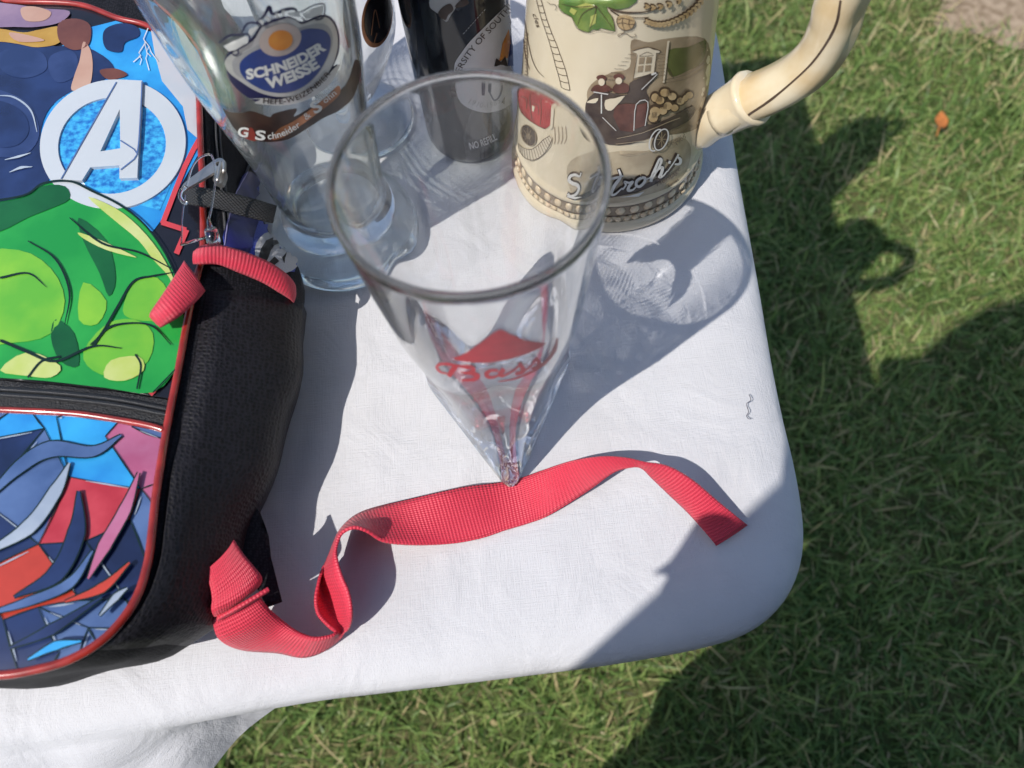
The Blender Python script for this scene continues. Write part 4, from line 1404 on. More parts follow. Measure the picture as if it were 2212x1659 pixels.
# raised ring emblem with a slanted letter
c1 = crop(0, 0, 2.458)
em = MB()
ringo, ringi = ellipse(812, 1038, 527, 464, 72, -10), ellipse(806, 1048, 390, 346, 60, -10)
letter = [(850, 572), (1024, 580), (1018, 730), (1002, 1000), (988, 1280), (860, 1284), (860, 1190), (650, 1204), (590, 1300), (436, 1290), (600, 1010), (740, 770)]
hole = [(862, 785), (722, 1090), (866, 1068)]
for ol_, hl, e0 in ((ringo, [ringi], .0017), (letter, [hole], .0026)):
    V, F = cdt(c1(ol_), 16, [c1(h) for h in hl])
    topv = [hit_h(x, y, lambda a, b: zpan(a, b) + e0) for x, y in V]
    n0 = len(topv)
    lowv = [p - Vector((0, 0, .0018)) for p in topv]
    from collections import Counter
    ec = Counter()
    for q in F:
        for i in range(len(q)):
            ec[tuple(sorted((q[i], q[(i + 1) % len(q)])))] += 1
    sides = [(a, b, b + n0, a + n0) for (a, b), c_ in ec.items() if c_ == 1]
    em.add(topv + lowv, list(F) + sides)
emb = em.build('emblem', vinyl('emblem_grey', (.50, .54, .58), (.54, .58, .62), vs=20), front, smooth_shade=False)
pstrokes('emblem_grooves', [([(838, 590), (738, 765), (600, 1008), (440, 1288)], 9), ([(1022, 585), (1016, 735), (1000, 1005), (988, 1100)], 9), ([(866, 1010), (988, 1108), (868, 1222)], 9)], V_steel, .0029, .3, c1, 3, parent=front)
# green print: plain overlapping rounded bands
gr = [(-60, 445), (0, 436), (50, 424), (92, 398), (150, 393), (200, 415), (260, 445), (312, 487), (352, 542), (380, 602), (396, 680), (398, 740), (384, 792), (330, 848), (230, 838), (100, 823), (0, 816), (-60, 815)]
panel('green_print', [smooth(gr[1:-1], 3) + [(-60, 815), (-60, 445)]], V_grn, .0016, 16, parent=front)
panel('dark_green_print', [smooth([(-60, 450), (30, 430), (90, 402), (140, 402), (150, 430), (110, 450), (60, 470), (0, 500), (-60, 510)], 3, True), smooth([(170, 470), (230, 520), (250, 600), (235, 640), (215, 590), (180, 520)], 3, True), smooth([(120, 690), (160, 720), (170, 790), (130, 780), (110, 730)], 3, True)], V_dgrn, .0019, parent=front)
panel('lime_print', [smooth([(-60, 560), (40, 540), (110, 580), (140, 650), (110, 720), (30, 740), (-60, 730)], 3, True), smooth([(230, 700), (290, 690), (330, 720), (320, 780), (260, 815), (200, 800), (180, 760)], 3, True), smooth([(180, 610), (230, 650), (210, 700), (170, 690)], 3, True), smooth([(290, 610), (340, 600), (370, 650), (350, 690), (290, 690), (265, 670)], 3, True)], V_lime, .0019, parent=front)
panel('yellow_print', [smooth([(190, 425), (250, 450), (300, 490), (345, 545), (376, 605), (384, 650), (366, 600), (330, 560), (300, 520), (240, 470)], 3, True), smooth([(170, 502), (220, 520), (280, 548), (292, 556), (230, 540), (180, 515)], 3, True), smooth([(60, 760), (130, 790), (110, 815), (60, 812), (0, 800)], 3, True), smooth([(240, 778), (300, 770), (310, 800), (270, 822), (225, 815)], 3, True)], V_yel, .0022, parent=front)
pstrokes('ink_lines', [([(-60, 440), (50, 422), (92, 396), (150, 391), (200, 413), (260, 443), (312, 485), (354, 542), (382, 602)], [4, 4, 4, 5, 5, 5, 4, 4, 3]), ([(150, 470), (220, 525), (300, 545), (370, 580)], [2, 5, 4, 2]), ([(376, 588), (330, 596), (288, 608), (255, 660), (220, 720), (195, 745)], [2, 4, 5, 5, 6, 3]),
                       ([(200, 750), (230, 710), (280, 698), (330, 705), (370, 745)], [4, 6, 4, 4, 2]), ([(0, 735), (60, 760), (120, 780), (200, 748), (262, 752)], [6, 7, 6, 5, 2]), ([(292, 765), (304, 790), (296, 840)], 4), ([(60, 520), (120, 560), (150, 630), (140, 700)], [2, 4, 5, 2]), ([(60, 815), (90, 780), (130, 770)], 5), ([(330, 848), (384, 792)], 3), ([(0, 600), (60, 590), (100, 620)], [5, 4, 1])], V_ink, .0024, parent=front)
pstrokes('red_zigzag', [([(434, 294), (399, 360), (351, 483)], 11), ([(349, 480), (402, 497)], 11), ([(403, 496), (381, 548)], 12)], V_red, .0012, n=2, parent=front)
pstrokes('red_corner_line', [([(394, 776), (324, 852)], 11)], V_red, .0012, n=2, parent=front)
# angular shards printed on the lower pocket
c3 = crop(0, 1150, 1.8956)


def pocket_shards():
    R = random.Random(21)
    pts, rows_ = [], 6
    poly = [(x, y) for x, y in pocket_px]
    grid = []
    for j in range(rows_ + 1):
        y = 870 + j * 100
        for i in range(5):
            x = -75 + i * 112 + (50 if j % 2 else 0)
            grid.append((x + R.uniform(-48, 48), y + R.uniform(-52, 52)))
    V, E0, F, _, _, _ = geometry.delaunay_2d_cdt([Vector(p) for p in grid], [], [], 0, 1e-5)
    V = [(p[0], p[1]) for p in V]
    pool = [V_blue, V_steel, V_navy, V_lsteel, V_pink, pocket.data.materials[0], V_orr, M_blk, V_white]
    w_ = MB()
    mi = []
    bmx = bmesh.new()
    # clip every shard to the pocket outline
    ol = [Vector(p) for p in pocket_px]
    edges_ = [(i, (i + 1) % len(ol)) for i in range(len(ol))]
    k0 = len(ol)
    allp = ol + [Vector(p) for p in V]
    E = set()
    for f in F:
        for i in range(len(f)):
            E.add(tuple(sorted((f[i] + k0, f[(i + 1) % len(f)] + k0))))
    V2, E2, F2, _, _, fo = geometry.delaunay_2d_cdt(allp, edges_ + list(E), [tuple(i + k0 for i in f) for f in F], 0, 1e-5)
    V2 = [(p[0], p[1]) for p in V2]

    def inside(x, y):
        c = False
        j = len(poly) - 1
        for i in range(len(poly)):
            if (poly[i][1] > y) != (poly[j][1] > y) and x < (poly[j][0] - poly[i][0]) * (y - poly[i][1]) / (poly[j][1] - poly[i][1]) + poly[i][0]:
                c = not c
            j = i
        return c
    colour = {}
    verts, faces, mats_ = [], [], []
    lines = {}
    grp = list(range(len(F)))
    size = [1] * len(F)

    def find(a):
        while grp[a] != a:
            a = grp[a]
        return a
    by_edge = {}
    for i, f in enumerate(F):
        for t in range(3):
            by_edge.setdefault(tuple(sorted((f[t], f[(t + 1) % 3]))), []).append(i)
    pairs = [p for p in by_edge.values() if len(p) == 2]
    R.shuffle(pairs)
    for a, b in pairs:
        a, b = find(a), find(b)
        if a != b and size[a] + size[b] <= 3:
            grp[b] = a
            size[a] += size[b]
    for f, src in zip(F2, fo):
        cx = sum(V2[i][0] for i in f) / len(f)
        cy = sum(V2[i][1] for i in f) / len(f)
        if not inside(cx, cy) or not src:
            continue
        src = [find(src[0])]
        if src[0] not in colour:
            if cy < 965 - .06 * cx:
                ch = R.choice([0, 0, 0, 1])
            elif cx < 190 and cy < 1210:
                ch = R.choice([1, 2, 1, 2, 3, 2])
            elif cy > 1220:
                ch = R.choice([2, 1, 2, 7, 6, 2])
            else:
                ch = R.choice([4, 5, 4, 2, 5, 1])
            colour[src[0]] = ch
        q = [V2[i] for i in f]
        n = 9
        a_, b_, c_ = q[0], q[1], q[2]
        for t in range(1, len(q) - 1):
            b_, c_ = q[t], q[t + 1]
            base = len(verts)
            idx = {}
            for i in range(n + 1):
                for j in range(n + 1 - i):
                    u, v = i / n, j / n
                    idx[i, j] = len(verts)
                    x = a_[0] + (b_[0] - a_[0]) * u + (c_[0] - a_[0]) * v
                    y = a_[1] + (b_[1] - a_[1]) * u + (c_[1] - a_[1]) * v
                    verts.append(hit_h(x, y, lambda aa, bb_: zpan(aa, bb_) + .0014))
            for i in range(n):
                for j in range(n - i):
                    faces.append((idx[i, j], idx[i + 1, j], idx[i, j + 1]))
                    mats_.append(colour[src[0]])
                    if i + j < n - 1:
                        faces.append((idx[i + 1, j], idx[i + 1, j + 1], idx[i, j + 1]))
                        mats_.append(colour[src[0]])
        for t in range(len(q)):
            lines.setdefault(tuple(sorted((tuple(q[t]), tuple(q[(t + 1) % len(q)])))), set()).add(src[0])
    lines = [k for k, g in lines.items() if len(g) > 1]
    o = link('shard_print', verts, faces, None, pocket)
    for m in pool:
        o.data.materials.append(m)
    o.data.polygons.foreach_set('material_index', mats_)
    bm_ = bmesh.new()
    bm_.from_mesh(o.data)
    bmesh.ops.remove_doubles(bm_, verts=bm_.verts, dist=1e-5)
    bm_.to_mesh(o.data)
    bm_.free()
    pstrokes('ink_seams', [([a, ((a[0] + b[0]) / 2 + R.uniform(-2, 2), (a[1] + b[1]) / 2 + R.uniform(-2, 2)), b], [2.0, R.uniform(2, 5), 2.0]) for a, b in set(lines)], V_ink, .0018, 1, None, 5, parent=pocket)
    gl_ = []
    for a, b in R.sample(sorted(set(lines)), min(18, len(lines))):
        gl_.append(([(a[0] * .8 + b[0] * .2 + 5, a[1] * .8 + b[1] * .2 + 3), (a[0] * .2 + b[0] * .8 + 5, a[1] * .2 + b[1] * .8 + 3)], [1, R.uniform(2, 5), 1]))
    pstrokes('pale_edge_print', [g for g in gl_ if inside(*g[0][0]) and inside(*g[0][1])], V_lsteel, .0020, 1, None, 5, parent=pocket)


pocket_shards()
sw_ = [([(-40, 1090), (40, 1010), (110, 970), (200, 975), (262, 940)], [4, 26, 34, 22, 3], V_steel), ([(-40, 1200), (60, 1140), (120, 1060), (150, 1000)], [6, 30, 26, 3], V_lsteel), ([(30, 1290), (120, 1240), (165, 1150), (170, 1060)], [3, 34, 36, 4], V_navy),
       ([(-40, 1330), (60, 1300), (150, 1260), (200, 1190)], [4, 18, 20, 3], V_steel), ([(190, 1250), (225, 1180), (270, 1100), (300, 1020)], [3, 26, 24, 3], V_pink), ([(140, 1300), (220, 1270), (280, 1215)], [3, 20, 3], V_orr), ([(20, 1400), (110, 1360), (220, 1290)], [3, 22, 3], V_navy), ([(60, 1425), (120, 1395), (175, 1385)], [3, 18, 3], V_blue), ([(215, 1330), (250, 1290), (275, 1270)], [2, 14, 2], V_lsteel)]
for i_, (p_, w_, m_) in enumerate(sw_):
    pstrokes('swoosh_outline', [(p_, [q + 6 for q in w_])], V_ink, .0021 + .0003 * i_, parent=pocket)
    pstrokes('swoosh_print', [(p_, w_)], m_, .00225 + .0003 * i_, parent=pocket)

# piping and zips
pp = [hit_h(x, y, lambda a, b: zpan(a, b) + .0012) for x, y in smooth(rim_px, 5)]
MB().tube(pp, .00155, 10).build('edge_piping', M_pipe, bag)
pp = [hit_h(x, y, lambda a, b: zpan(a, b) + .0016) for x, y in smooth([(-60, 884), (0, 885), (156, 893), (249, 906), (320, 919), (357, 930)], 6)]
MB().tube(pp, .0013, 10).build('pocket_piping', M_pipe, bag)
pp = [hit_h(x, y, lambda a, b: zpan(a, b) + .0012) for x, y in smooth([(-60, -36), (0, -4), (39, 3), (168, 9), (255, 39), (324, 58), (390, 110), (424, 190), (431, 230)], 6)]
MB().tube(pp, .0014, 10).build('top_piping', M_pipe, bag)
M_zip = mat('black_zip_tape', (.016, .016, .018), .5, bump=.8, bscale=1500, var=.3, vscale=900)
panel('zip_tape', [[(-60, 820), (0, 822), (120, 832), (250, 846), (374, 866), (362, 922), (249, 904), (156, 891), (0, 883), (-60, 882)]], M_zip, .0006, 14)
zt = MB()
for path in ([(-40, 838), (0, 840), (120, 848), (250, 862), (366, 884)], [(-40, 850), (0, 852), (120, 860), (250, 874), (364, 896)]):
    for x, y in resample(smooth(path, 6), 120):
        p = hit_h(x, y, lambda a, b: zpan(a, b) + .0013)
        zt.box(p, (.0009, .0015, .0010))
z1 = zt.build('zip_teeth', mat('zip_teeth_plastic', (.035, .036, .04), .3), bag)
z1['kind'] = 'stuff'
zt = MB()
for path in ([(462, 200), (466, 320), (478, 420), (486, 500), (488, 540)], [(470, 200), (474, 320), (486, 420), (494, 500), (496, 540)], [(548, 330), (530, 370), (516, 420), (506, 470), (500, 530)]):
    for x, y in resample(smooth(path, 6), 90):
        p = SBAG.hit(x, y, .0008)
        if p:
            zt.box(p, (.0011, .0008, .0009))
z1 = zt.build('main_zip_teeth', mat('zip_teeth_plastic_dark', (.05, .05, .055), .3), bag)
z1['kind'] = 'stuff'

# side mesh pocket: a second skin over the lower side
i0 = min(range(NS), key=lambda i: abs(BUL[i][1] - .052) + abs(BUL[i][0] + .135) * 2)
i1 = min(range(NS), key=lambda i: abs(BUL[i][1] - .200) + abs(BUL[i][0] + .09) * 2)
mv, mf = [], []
cols = i1 - i0 + 1
for L_ in lev[1:]:
    for i in range(i0, i1 + 1):
        q = L_[i]
        e = .0022 * min(1, (i1 - i) / 3 + .8) * min(1, (i - i0) / 6)
        mv.append((q[0] + NB[i][0] * e, q[1] + NB[i][1] * e, q[2] + (.0004 if q[2] > .05 else 0)))
for j in range(len(lev) - 2):
    for i in range(cols - 1):
        mf.append((j * cols + i, j * cols + i + 1, (j + 1) * cols + i + 1, (j + 1) * cols + i))
mp_ = link('mesh_pocket', mv, mf, M_mesh, bag)
md = mp_.modifiers.new('t', 'SOLIDIFY')
md.thickness = .0008


def tracks(name, rows, m, parent, cv, thick=.0012, across=8, along=7, zoff=0.0):
    """webbing from stations of three (x, y, z-in-mm) tracks"""
    P, Mid, Q = [], [], []
    for r in rows:
        for lst, e in zip((P, Mid, Q), r):
            x, y = cv([(e[0], e[1])])[0] if cv else (e[0], e[1])
            lst.append(tuple(at(x, y, e[2] / 1000 + zoff)))
    P, Mid, Q = smooth(P, along), smooth(Mid, along), smooth(Q, along)
    v, uv, f = [], [], []
    s = 0
    for i in range(len(P)):
        a, b, c = Vector(P[i]), Vector(Mid[i]), Vector(Q[i])
        if i:
            s += (b - Vector(Mid[i - 1])).length
        for k in range(across + 1):
            t = k / across
            L0, L1, L2 = 2 * (t - .5) * (t - 1), -4 * t * (t - 1), 2 * t * (t - .5)
            v.append(a * L0 + b * L1 + c * L2)
            uv.append((s, t * .025))
    w = across + 1
    for i in range(len(P) - 1):
        for k in range(across):
            f.append((i * w + k, i * w + k + 1, (i + 1) * w + k + 1, (i + 1) * w + k))
    o = link(name, v, f, m, parent, uv=uv)
    md = o.modifiers.new('t', 'SOLIDIFY')
    md.thickness = thick
    md.offset = 0
    return o


# red elastic binding of the pocket mouth
c2 = crop(0, 600, 2.458)
tracks('pocket_binding', [((1400, 345, 66), (1396, 385, 66), (1398, 425, 65)), ((1470, 300, 66), (1460, 370, 67), (1465, 420, 65)), ((1580, 300, 64), (1580, 370, 65), (1580, 425, 63)), ((1750, 345, 60), (1740, 420, 61), (1725, 480, 58)), ((1930, 420, 54), (1910, 490, 55), (1890, 550, 52)),
                          ((2050, 500, 48), (2030, 570, 49), (2010, 620, 46)), ((2110, 570, 43), (2100, 630, 43), (2085, 670, 41)), ((2120, 640, 38), (2115, 670, 38), (2105, 700, 37))], M_redweb, bag, c2, .0018)
# folded red tab
tracks('red_tab', [((1330, 415, 67), (1400, 520, 68), (1468, 628, 66)), ((1270, 520, 70), (1340, 610, 72), (1410, 690, 69)), ((1180, 660, 72), (1240, 730, 74), (1290, 790, 71)), ((1105, 770, 71), (1150, 820, 72), (1180, 860, 70)), ((1092, 800, 69), (1135, 845, 69), (1170, 872, 68))], M_redweb, bag, c2, .0022)
# blue side sleeve with a round badge
pr('side_sleeve', [smooth([(528, 372), (565, 395), (605, 430), (630, 470), (634, 520), (632, 590), (560, 565), (484, 535), (492, 470), (506, 420)], 3, True)], mat('blue_nylon', (.018, .040, .34), .5, color2=(.03, .07, .46), vscale=50, bump=.6, bscale=1200, sheen=.2), bag, SBAG, .0012, None, 10)
pr('sleeve_dark_panel', [smooth([(528, 372), (506, 420), (492, 470), (484, 535), (535, 552), (548, 500), (565, 440), (556, 392)], 3, True)], mat('indigo_nylon', (.014, .014, .10), .45, var=.3, vscale=60, coat=.2), bag, SBAG, .0016, None, 10)
pr('sleeve_badge', [ellipse(598, 548, 50, 48, 36)], mat('badge_grey', (.48, .48, .50), .6, bump=.5, bscale=1500), bag, SBAG, .0020, None, 8)
pr('sleeve_badge_mark', [smooth([(556, 560), (570, 528), (596, 515), (622, 528), (612, 548), (596, 534), (580, 548), (570, 572)], 2, True), [(604, 562), (612, 552), (609, 575)], [(588, 560), (598, 570), (586, 580), (574, 574)]], mat('badge_black', (.012, .012, .014), .5), bag, SBAG, .0024, None, 8)
pstrokes_ = [([(528, 372), (506, 420), (492, 470), (484, 535)], 2.2)]
strokes_on('sleeve_stitching', pstrokes_, mat('lilac_thread', (.30, .28, .50), .7), bag, SBAG, .0019)
# black webbing loop over the zip
tracks('zip_loop', [((398, 410, 66), (400, 425, 66), (402, 440, 65)), ((420, 406, 69), (420, 424, 69), (420, 444, 68)), ((470, 412, 69), (468, 432, 69), (466, 450, 68)), ((520, 424, 66), (518, 446, 66), (514, 464, 65)), ((570, 438, 61), (566, 458, 61), (562, 476, 60)), ((596, 446, 57), (592, 464, 57), (588, 482, 56))], M_blackweb, bag, None, .0016)
# zip pull
M_met = mat('zip_pull_metal', (.50, .48, .45), .42, metal=1.0, var=.1, vscale=200)
zp = MB()
V, F = cdt(smooth([(398, 402), (402, 412), (452, 384), (480, 366), (487, 352), (478, 345), (462, 352), (430, 376)], 3, True), 8, [ellipse(474, 358, 6, 5, 14)])
zp.add([at(x, y, .0755) for x, y in V], F)
o = zp.build('zip_pull', M_met, bag, False)
md = o.modifiers.new('t', 'SOLIDIFY')
md.thickness = .0012
V, F = cdt(smooth([(466, 400), (468, 388), (478, 366), (486, 366), (492, 382), (487, 400), (480, 406)], 3, True), 8)
o = MB().add([at(x, y, .071) for x, y in V], F).build('zip_slider', M_met, bag, False)
md = o.modifiers.new('t', 'SOLIDIFY')
md.thickness = .003
MB().tube([at(x, y, .0765) for x, y in smooth([(470, 392), (474, 370), (478, 352), (484, 352), (484, 372)], 4)], .0009, 8).build('slider_bridge', M_met, bag)
# clear tag fastener
M_tagp = glass_mat('clear_nylon', (.93, .95, .95), 1.45, .15)
tg = MB()
tg.tube([at(x, y, z) for x, y, z in smooth([(402, 403, .079), (392, 412, .078), (389, 425, .078), (396, 437, .077), (404, 439, .077)], 6)], .00085, 8)
tg.tube([at(x, y, z) for x, y, z in smooth([(403, 403, .080), (408, 385, .081), (416, 360, .082), (430, 342, .083), (448, 334, .083), (458, 338, .083), (464, 360, .083), (465, 388, .083), (460, 430, .081), (454, 462, .079), (450, 474, .078)], 5)], .00042, 7)
tg.tube([at(x, y, z) for x, y, z in smooth([(400, 420, .077), (394, 470, .076), (392, 528, .074)], 5)], .0003, 6)
tg.tube([at(x, y, z) for x, y, z in [(391, 529, .074), (420, 520, .076), (447, 513, .077)]], .0006, 7)
tg.tube([at(x, y, z) for x, y, z in [(450, 474, .078), (452, 486, .078), (456, 500, .078)]], [.0007, .0011, .0013], 8)
tg.tube([at(456, 497, .078), at(462, 524, .077)], .0028, 10)
tg.build('tag_fastener', M_tagp, bag)

# red adjustment strap
cA, cB = crop(600, 1250, 2.212), crop(1400, 1250, 2.212)


def mixrow(r):
    out = []
    cv = cA if r[0] == 'a' else cB
    for e in r[1:]:
        x, y = cv([(e[0], e[1])])[0]
        out.append((x, y, e[2]))
    return tuple(out)


rows = [('a', (355, 1100, 31), (200, 1180, 31), (50, 1245, 29)), ('a', (420, 1180, 25), (270, 1290, 25), (95, 1370, 20)), ('a', (520, 1270, 17), (380, 1370, 14), (240, 1440, 6)), ('a', (610, 1335, 15), (540, 1400, 10), (470, 1460, 1.4)),
        ('a', (700, 1368, 15), (665, 1430, 8), (625, 1490, 1.2)), ('a', (790, 1362, 14), (770, 1408, 8), (745, 1462, 1.2)), ('a', (850, 1335, 12), (855, 1355, 8), (860, 1385, 2)),
        ('a', (800, 1290, 9), (880, 1310, 6), (935, 1300, 12)), ('a', (735, 1215, 11), (840, 1205, 2), (950, 1195, 21)), ('a', (718, 1120, 12), (790, 1085, 1.5), (930, 1075, 25)), ('a', (735, 1020, 11), (768, 1000, 4), (888, 975, 27)),
        ('a', (758, 940, 9), (785, 915, 9), (856, 870, 28)), ('a', (805, 840, 8), (826, 825, 15), (850, 785, 27)), ('a', (860, 705, 7), (870, 700, 18), (885, 695, 27)), ('a', (915, 630, 6), (935, 640, 18), (965, 655, 27)),
        ('a', (990, 572, 5), (1020, 615, 15), (1055, 680, 24)), ('a', (1090, 532, 4), (1120, 625, 12), (1165, 745, 17)), ('a', (1260, 488, 6), (1300, 625, 9), (1355, 765, 11)), ('a', (1500, 430, 8), (1545, 590, 7), (1590, 760, 4)), ('a', (1700, 388, 5), (1750, 555, 4), (1800, 722, 1.4)),
        ('b', (120, 365, .9), (150, 520, .9), (180, 670, .9)), ('b', (270, 335, .9), (300, 480, .9), (330, 625, .9)), ('b', (420, 282, 7), (445, 425, 5), (460, 575, 1.4)), ('b', (600, 222, 14), (655, 330, 11), (715, 412, 7)), ('b', (790, 192, 18), (835, 245, 17), (880, 295, 15)), ('b', (950, 200, 21), (970, 230, 20), (1000, 262, 19)),
        ('b', (1080, 228, 22), (1075, 246, 21), (1065, 268, 19)), ('b', (1230, 255, 22), (1180, 300, 19), (1130, 330, 15)), ('b', (1390, 345, 20), (1310, 410, 15), (1240, 435, 10)), ('b', (1565, 490, 13), (1465, 560, 9), (1385, 575, 5)), ('b', (1745, 635, 4), (1640, 710, 3), (1545, 772, 2))]
tracks('adjustment_strap', [mixrow(r) for r in rows], M_redweb, bag, None, .0013, 8, 6)
# loop that holds it to the bag
tracks('strap_anchor', [mixrow(r) for r in (('a', (185, 735, 44), (120, 830, 45), (10, 930, 44)), ('a', (250, 830, 42), (170, 930, 43), (40, 1040, 42)), ('a', (310, 900, 40), (210, 1000, 41), (50, 1120, 40)), ('a', (360, 970, 37), (230, 1090, 39), (45, 1180, 38)), ('a', (350, 1020, 33), (220, 1130, 34), (60, 1220, 33)), ('a', (320, 1040, 30), (210, 1130, 30), (80, 1210, 30)))], M_redweb, bag, None, .0016)
tracks('strap_keeper', [mixrow(r) for r in (('a', (415, 1050, 35), (412, 1056, 34), (405, 1066, 33)), ('a', (330, 1100, 36), (326, 1108, 35), (318, 1118, 34)), ('a', (200, 1175, 36), (197, 1184, 35), (192, 1194, 34)), ('a', (80, 1240, 33), (80, 1246, 32), (82, 1252, 31)))], M_redweb, bag, None, .0016)
# black shoulder-strap end under the anchor
V, F = cdt([(535, 1075), (560, 1110), (578, 1160), (583, 1205), (607, 1300), (575, 1312), (545, 1250), (505, 1180)], 12)
o = MB().add([at(x, y, .024 - .00008 * max(0, x - 530) - .00004 * max(0, y - 1075)) for x, y in V], F).build('strap_wing', M_nyl, bag)
md = o.modifiers.new('t', 'SOLIDIFY')
md.thickness = .004
# grab handle and shoulder straps lying underneath, out past the top of the picture
hl = smooth([(-.30, .41, .045), (-.295, .45, .05), (-.25, .462, .052), (-.205, .45, .05), (-.20, .41, .045)], 6)
MB().tube([Vector(p) for p in hl], .006, 10).build('grab_handle', M_nyl, bag)
# ------------------------------------------------------------------ the photographer and the phone (their shadow falls over the corner and the lawn)
M_phone = mat('phone_body', (.02, .02, .022), .2, var=.1, vscale=60)
M_lens = mat('phone_lens', (.01, .01, .015), .05)
ph = thing('phone', tuple(CAM - _f * .012), 'dark phone held flat above the table by the person', 'phone')
pc = CAM - _f * .0095 + _r * .015 - _u * .030
R3 = Matrix((( _r.x, _u.x, _f.x), (_r.y, _u.y, _f.y), (_r.z, _u.z, _f.z)))
bmx = bmesh.new()
bmesh.ops.create_cube(bmx, size=1, matrix=Matrix.Diagonal((.158, .074, .008, 1)))
bmesh.ops.bevel(bmx, geom=[e for e in bmx.edges if abs((e.verts[0].co - e.verts[1].co).z) > .005], offset=.008, segments=4, affect='EDGES')
me = bpy.data.meshes.new('phone_case')
bmx.to_mesh(me)
bmx.free()
me.transform(Matrix.Translation(pc) @ R3.to_4x4())
me.materials.append(M_phone)
o = bpy.data.objects.new('phone_case', me)
col.objects.link(o)
o.parent = ph
o.matrix_parent_inverse = ph.matrix_world.inverted()
for dx, dy in ((.0, .0), (.02, 0)):
    c_ = CAM - _f * .0054 + _r * dx + _u * dy
    MB().tube([c_ - _f * .0005, c_ + _f * .0004], .0068, 20).build('lens_ring', M_lens, ph)


def make_person():
    G = GROUND
    P = {}
    E_ = []

    def chain(names):
        for a, b in zip(names, names[1:]):
            E_.append((a, b))

    def J(n, x, y, z, r):
        P[n] = (Vector((x, y, z)), r)
    bx, by = .03, -.235
    J('pelvis', bx, by, G + .96, .145)
    J('waist', bx, by + .01, G + 1.10, .150)
    J('chest', bx, by + .035, G + 1.35, .165)
    J('neckb', bx - .01, by + .06, G + 1.58, .078)
    J('neck', bx - .025, by + .12, G + 1.65, .054)
    J('jaw', bx - .04, by + .235, G + 1.72, .070)
    J('head', bx - .045, by + .235, G + 1.81, .094)
    J('crown', bx - .045, by + .215, G + 1.885, .075)
    chain(['pelvis', 'waist', 'chest', 'neckb', 'neck', 'jaw', 'head', 'crown'])
    hl = CAM - _f * .0095 - _r * .080 - _u * .100
    hr = CAM - _f * .0095 + _r * .103 - _u * .040
    for s, h, ex, ey, ez in ((-1, hl, -.205, by + .05, G + 1.03), (1, hr, .30, by + .08, G + 1.02)):
        t = 'l' if s < 0 else 'r'
        J('sh' + t, bx + s * .165, by + .055, G + 1.53, .070)
        J('ua' + t, bx + s * .205, by + .04, G + 1.34, .056)
        J('el' + t, ex, ey, ez, .047)
        w = h + Vector((s * .028, -.055, -.022))
        J('fa' + t, *(P['el' + t][0].lerp(w, .4)), .045)
        J('wr' + t, *w, .026)
        J('pa' + t, *(h + Vector((s * .018, -.018, -.012))), .027)
        chain(['chest', 'sh' + t, 'ua' + t, 'el' + t, 'fa' + t, 'wr' + t, 'pa' + t])
        for k in range(4):
            b = h + Vector((s * .012, .0, 0)) + _u * (.030 - .019 * k) + _f * .004
            J('k%d%s' % (k, t), *b, .0088)
            J('f%d%s' % (k, t), *(b + _f * .014 - _r * s * (.012)), .0080)
            J('t%d%s' % (k, t), *(b + _f * .012 - _r * s * (.022 - .003 * abs(k - 1.2))), .0068)
            chain(['pa' + t, 'k%d%s' % (k, t), 'f%d%s' % (k, t), 't%d%s' % (k, t)])
        b = h - _u * .020 - _f * .012
        J('th1' + t, *(b + _r * s * .006), .0105)
        J('th2' + t, *(b - _r * s * .020 - _f * .004), .0090)
        chain(['pa' + t, 'th1' + t, 'th2' + t])
        J('hip' + t, bx + s * .095, by, G + .88, .100)
        J('kn' + t, bx + s * .115, by + .02, G + .49, .062)
        J('ca' + t, bx + s * .118, by, G + .34, .058)
        J('an' + t, bx + s * .12, by - .01, G + .085, .040)
        J('ft' + t, bx + s * .135, by + .09, G + .045, .040)
        J('to' + t, bx + s * .145, by + .16, G + .035, .032)
        chain(['pelvis', 'hip' + t, 'kn' + t, 'ca' + t, 'an' + t, 'ft' + t, 'to' + t])
    names = list(P)
    idx = {n: i for i, n in enumerate(names)}
    me = bpy.data.meshes.new('person')
    me.from_pydata([P[n][0] for n in names], [(idx[a], idx[b]) for a, b in E_], [])
    o = bpy.data.objects.new('body', me)
    col.objects.link(o)
    md = o.modifiers.new('skin', 'SKIN')
    md.use_smooth_shade = True
    for n, q in zip(names, me.skin_vertices[0].data):
        q.radius = (P[n][1], P[n][1])
        q.use_root = n == 'pelvis'
    for n in ('pelvis', 'waist', 'chest'):
        r = P[n][1]
        me.skin_vertices[0].data[idx[n]].radius = (r * 1.12, r * .78)
    sb = o.modifiers.new('sub', 'SUBSURF')
    sb.levels = sb.render_levels = 2
    bpy.context.view_layer.update()
    dg = bpy.context.evaluated_depsgraph_get()
    m2 = bpy.data.meshes.new_from_object(o.evaluated_get(dg))
    o.modifiers.clear()
    o.data = m2
    m2.materials.clear()
    mats_ = [mat('skin', (.50, .30, .22), .5, var=.08, vscale=30), mat('grey_shirt', (.16, .17, .20), .9, var=.15, vscale=25, bump=.4, bscale=300), mat('dark_trousers', (.035, .04, .06), .9, var=.2, vscale=30, bump=.4, bscale=400), mat('shoe_leather', (.05, .035, .03), .5, var=.2, vscale=40)]
    for q in mats_:
        m2.materials.append(q)
    wl, wr = P['wrl'][0], P['wrr'][0]
    for p in m2.polygons:
        c_ = p.center
        z = c_.z - G
        if z < .10:
            k = 3
        elif z < .98:
            k = 2
        elif z > 1.59:
            k = 0
        elif c_.y > by + .2 and ((c_ - wl).length < .15 or (c_ - wr).length < .15):
            k = 0
        else:
            k = 1
        p.material_index = k
    root = thing('person', (bx, by, G), 'unseen person in grey shirt holding a phone over the table, long dark skirt added to widen the shadow', 'person')
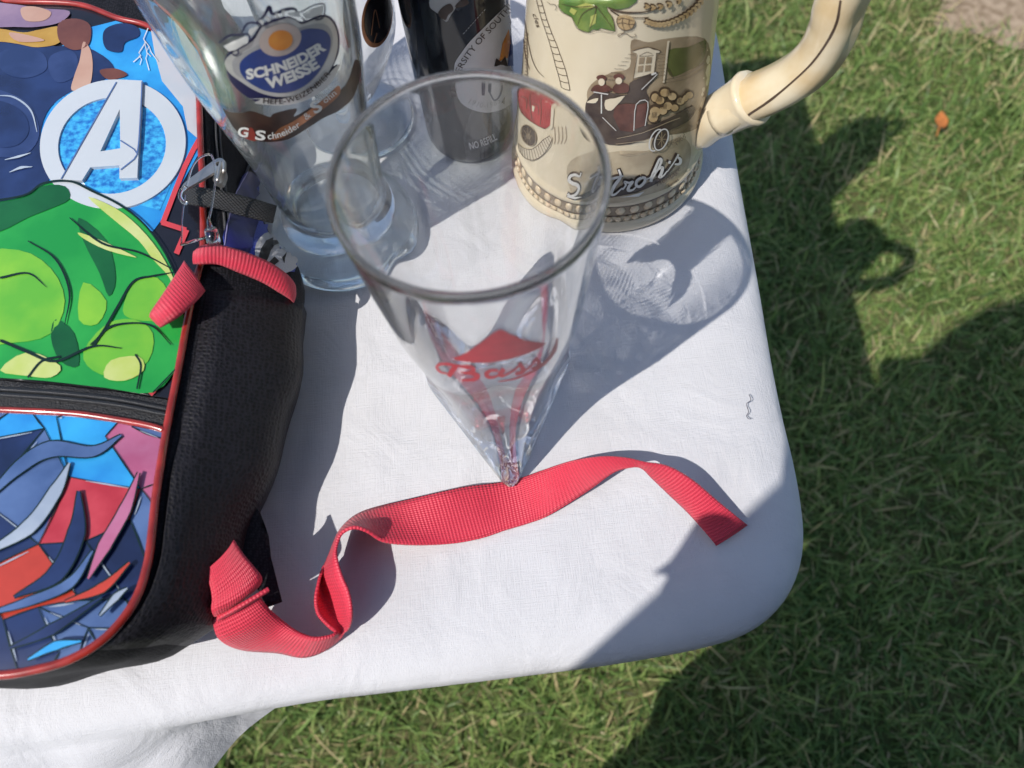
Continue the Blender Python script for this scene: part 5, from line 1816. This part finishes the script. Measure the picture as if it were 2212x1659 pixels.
    o.parent = root
    o.matrix_parent_inverse = root.matrix_world.inverted()
    # long pleated skirt added to close the leg gap and widen the cast shadow
    sv_, sf_ = [], []
    for i in range(15):
        t = i / 14
        z = G + 1.10 - .72 * t
        for j in range(72):
            az = 2 * math.pi * j / 72
            pl = 1 + .05 * t * math.sin(12 * az)
            rx, ry = (.185 + .115 * t) * pl, (.145 + .075 * t) * pl
            sv_.append((bx + .105 * min(1, 2 * t) + rx * math.cos(az), by - .01 - .03 * t + ry * math.sin(az), z))
    for i in range(14):
        for j in range(72):
            sf_.append((i * 72 + j, i * 72 + (j + 1) % 72, (i + 1) * 72 + (j + 1) % 72, (i + 1) * 72 + j))
    link('skirt', sv_, sf_, mat('shadow_skirt_cloth', (.03, .035, .07), .9, var=.2, vscale=30, bump=.4, bscale=400), root)
    # hair
    hv_, hf_ = [], []
    hc = P['head'][0] + Vector((0, -.012, .03))
    for i in range(9):
        el = math.radians(-10 + 100 * i / 8)
        for j in range(24):
            az = 2 * math.pi * j / 24
            rr = .098 + .004 * math.sin(5 * az + i)
            front = math.sin(az) > .35
            e2 = max(el, math.radians(32)) if front else el
            hv_.append(hc + Vector((rr * math.cos(e2) * math.cos(az) * .92, rr * math.cos(e2) * math.sin(az), rr * math.sin(e2))))
    for i in range(8):
        for j in range(24):
            hf_.append((i * 24 + j, i * 24 + (j + 1) % 24, (i + 1) * 24 + (j + 1) % 24, (i + 1) * 24 + j))
    link('hair', hv_, hf_, mat('brown_hair', (.05, .03, .02), .6, var=.3, vscale=80), root)
    fc = P['jaw'][0]
    fm = MB()
    fm.tube([fc + Vector((0, .055, .055)), fc + Vector((0, .082, .02)), fc + Vector((0, .070, .008))], [.008, .013, .010], 8)
    fm.build('nose', mats_[0], root)
    for s in (-1, 1):
        MB().add(*lathe([(.0001, -.009), (.006, -.006), (.009, 0), (.006, .006), (.0001, .009)], 12, P['head'][0] + Vector((s * .032, .078, -.015)))).build('eye', mat('eye', (.5, .5, .5), .2), root)
        MB().tube([P['head'][0] + Vector((s * .086, 0, -.05)), P['head'][0] + Vector((s * .094, -.004, -.02)), P['head'][0] + Vector((s * .088, -.008, .01))], [.010, .014, .009], 8).build('ear', mats_[0], root)
    MB().tube([fc + Vector((-.024, .062, -.02)), fc + Vector((0, .070, -.022)), fc + Vector((.024, .062, -.02))], .005, 8).build('mouth', mat('lips', (.38, .14, .12), .5), root)


make_person()
bpy.context.view_layer.update()
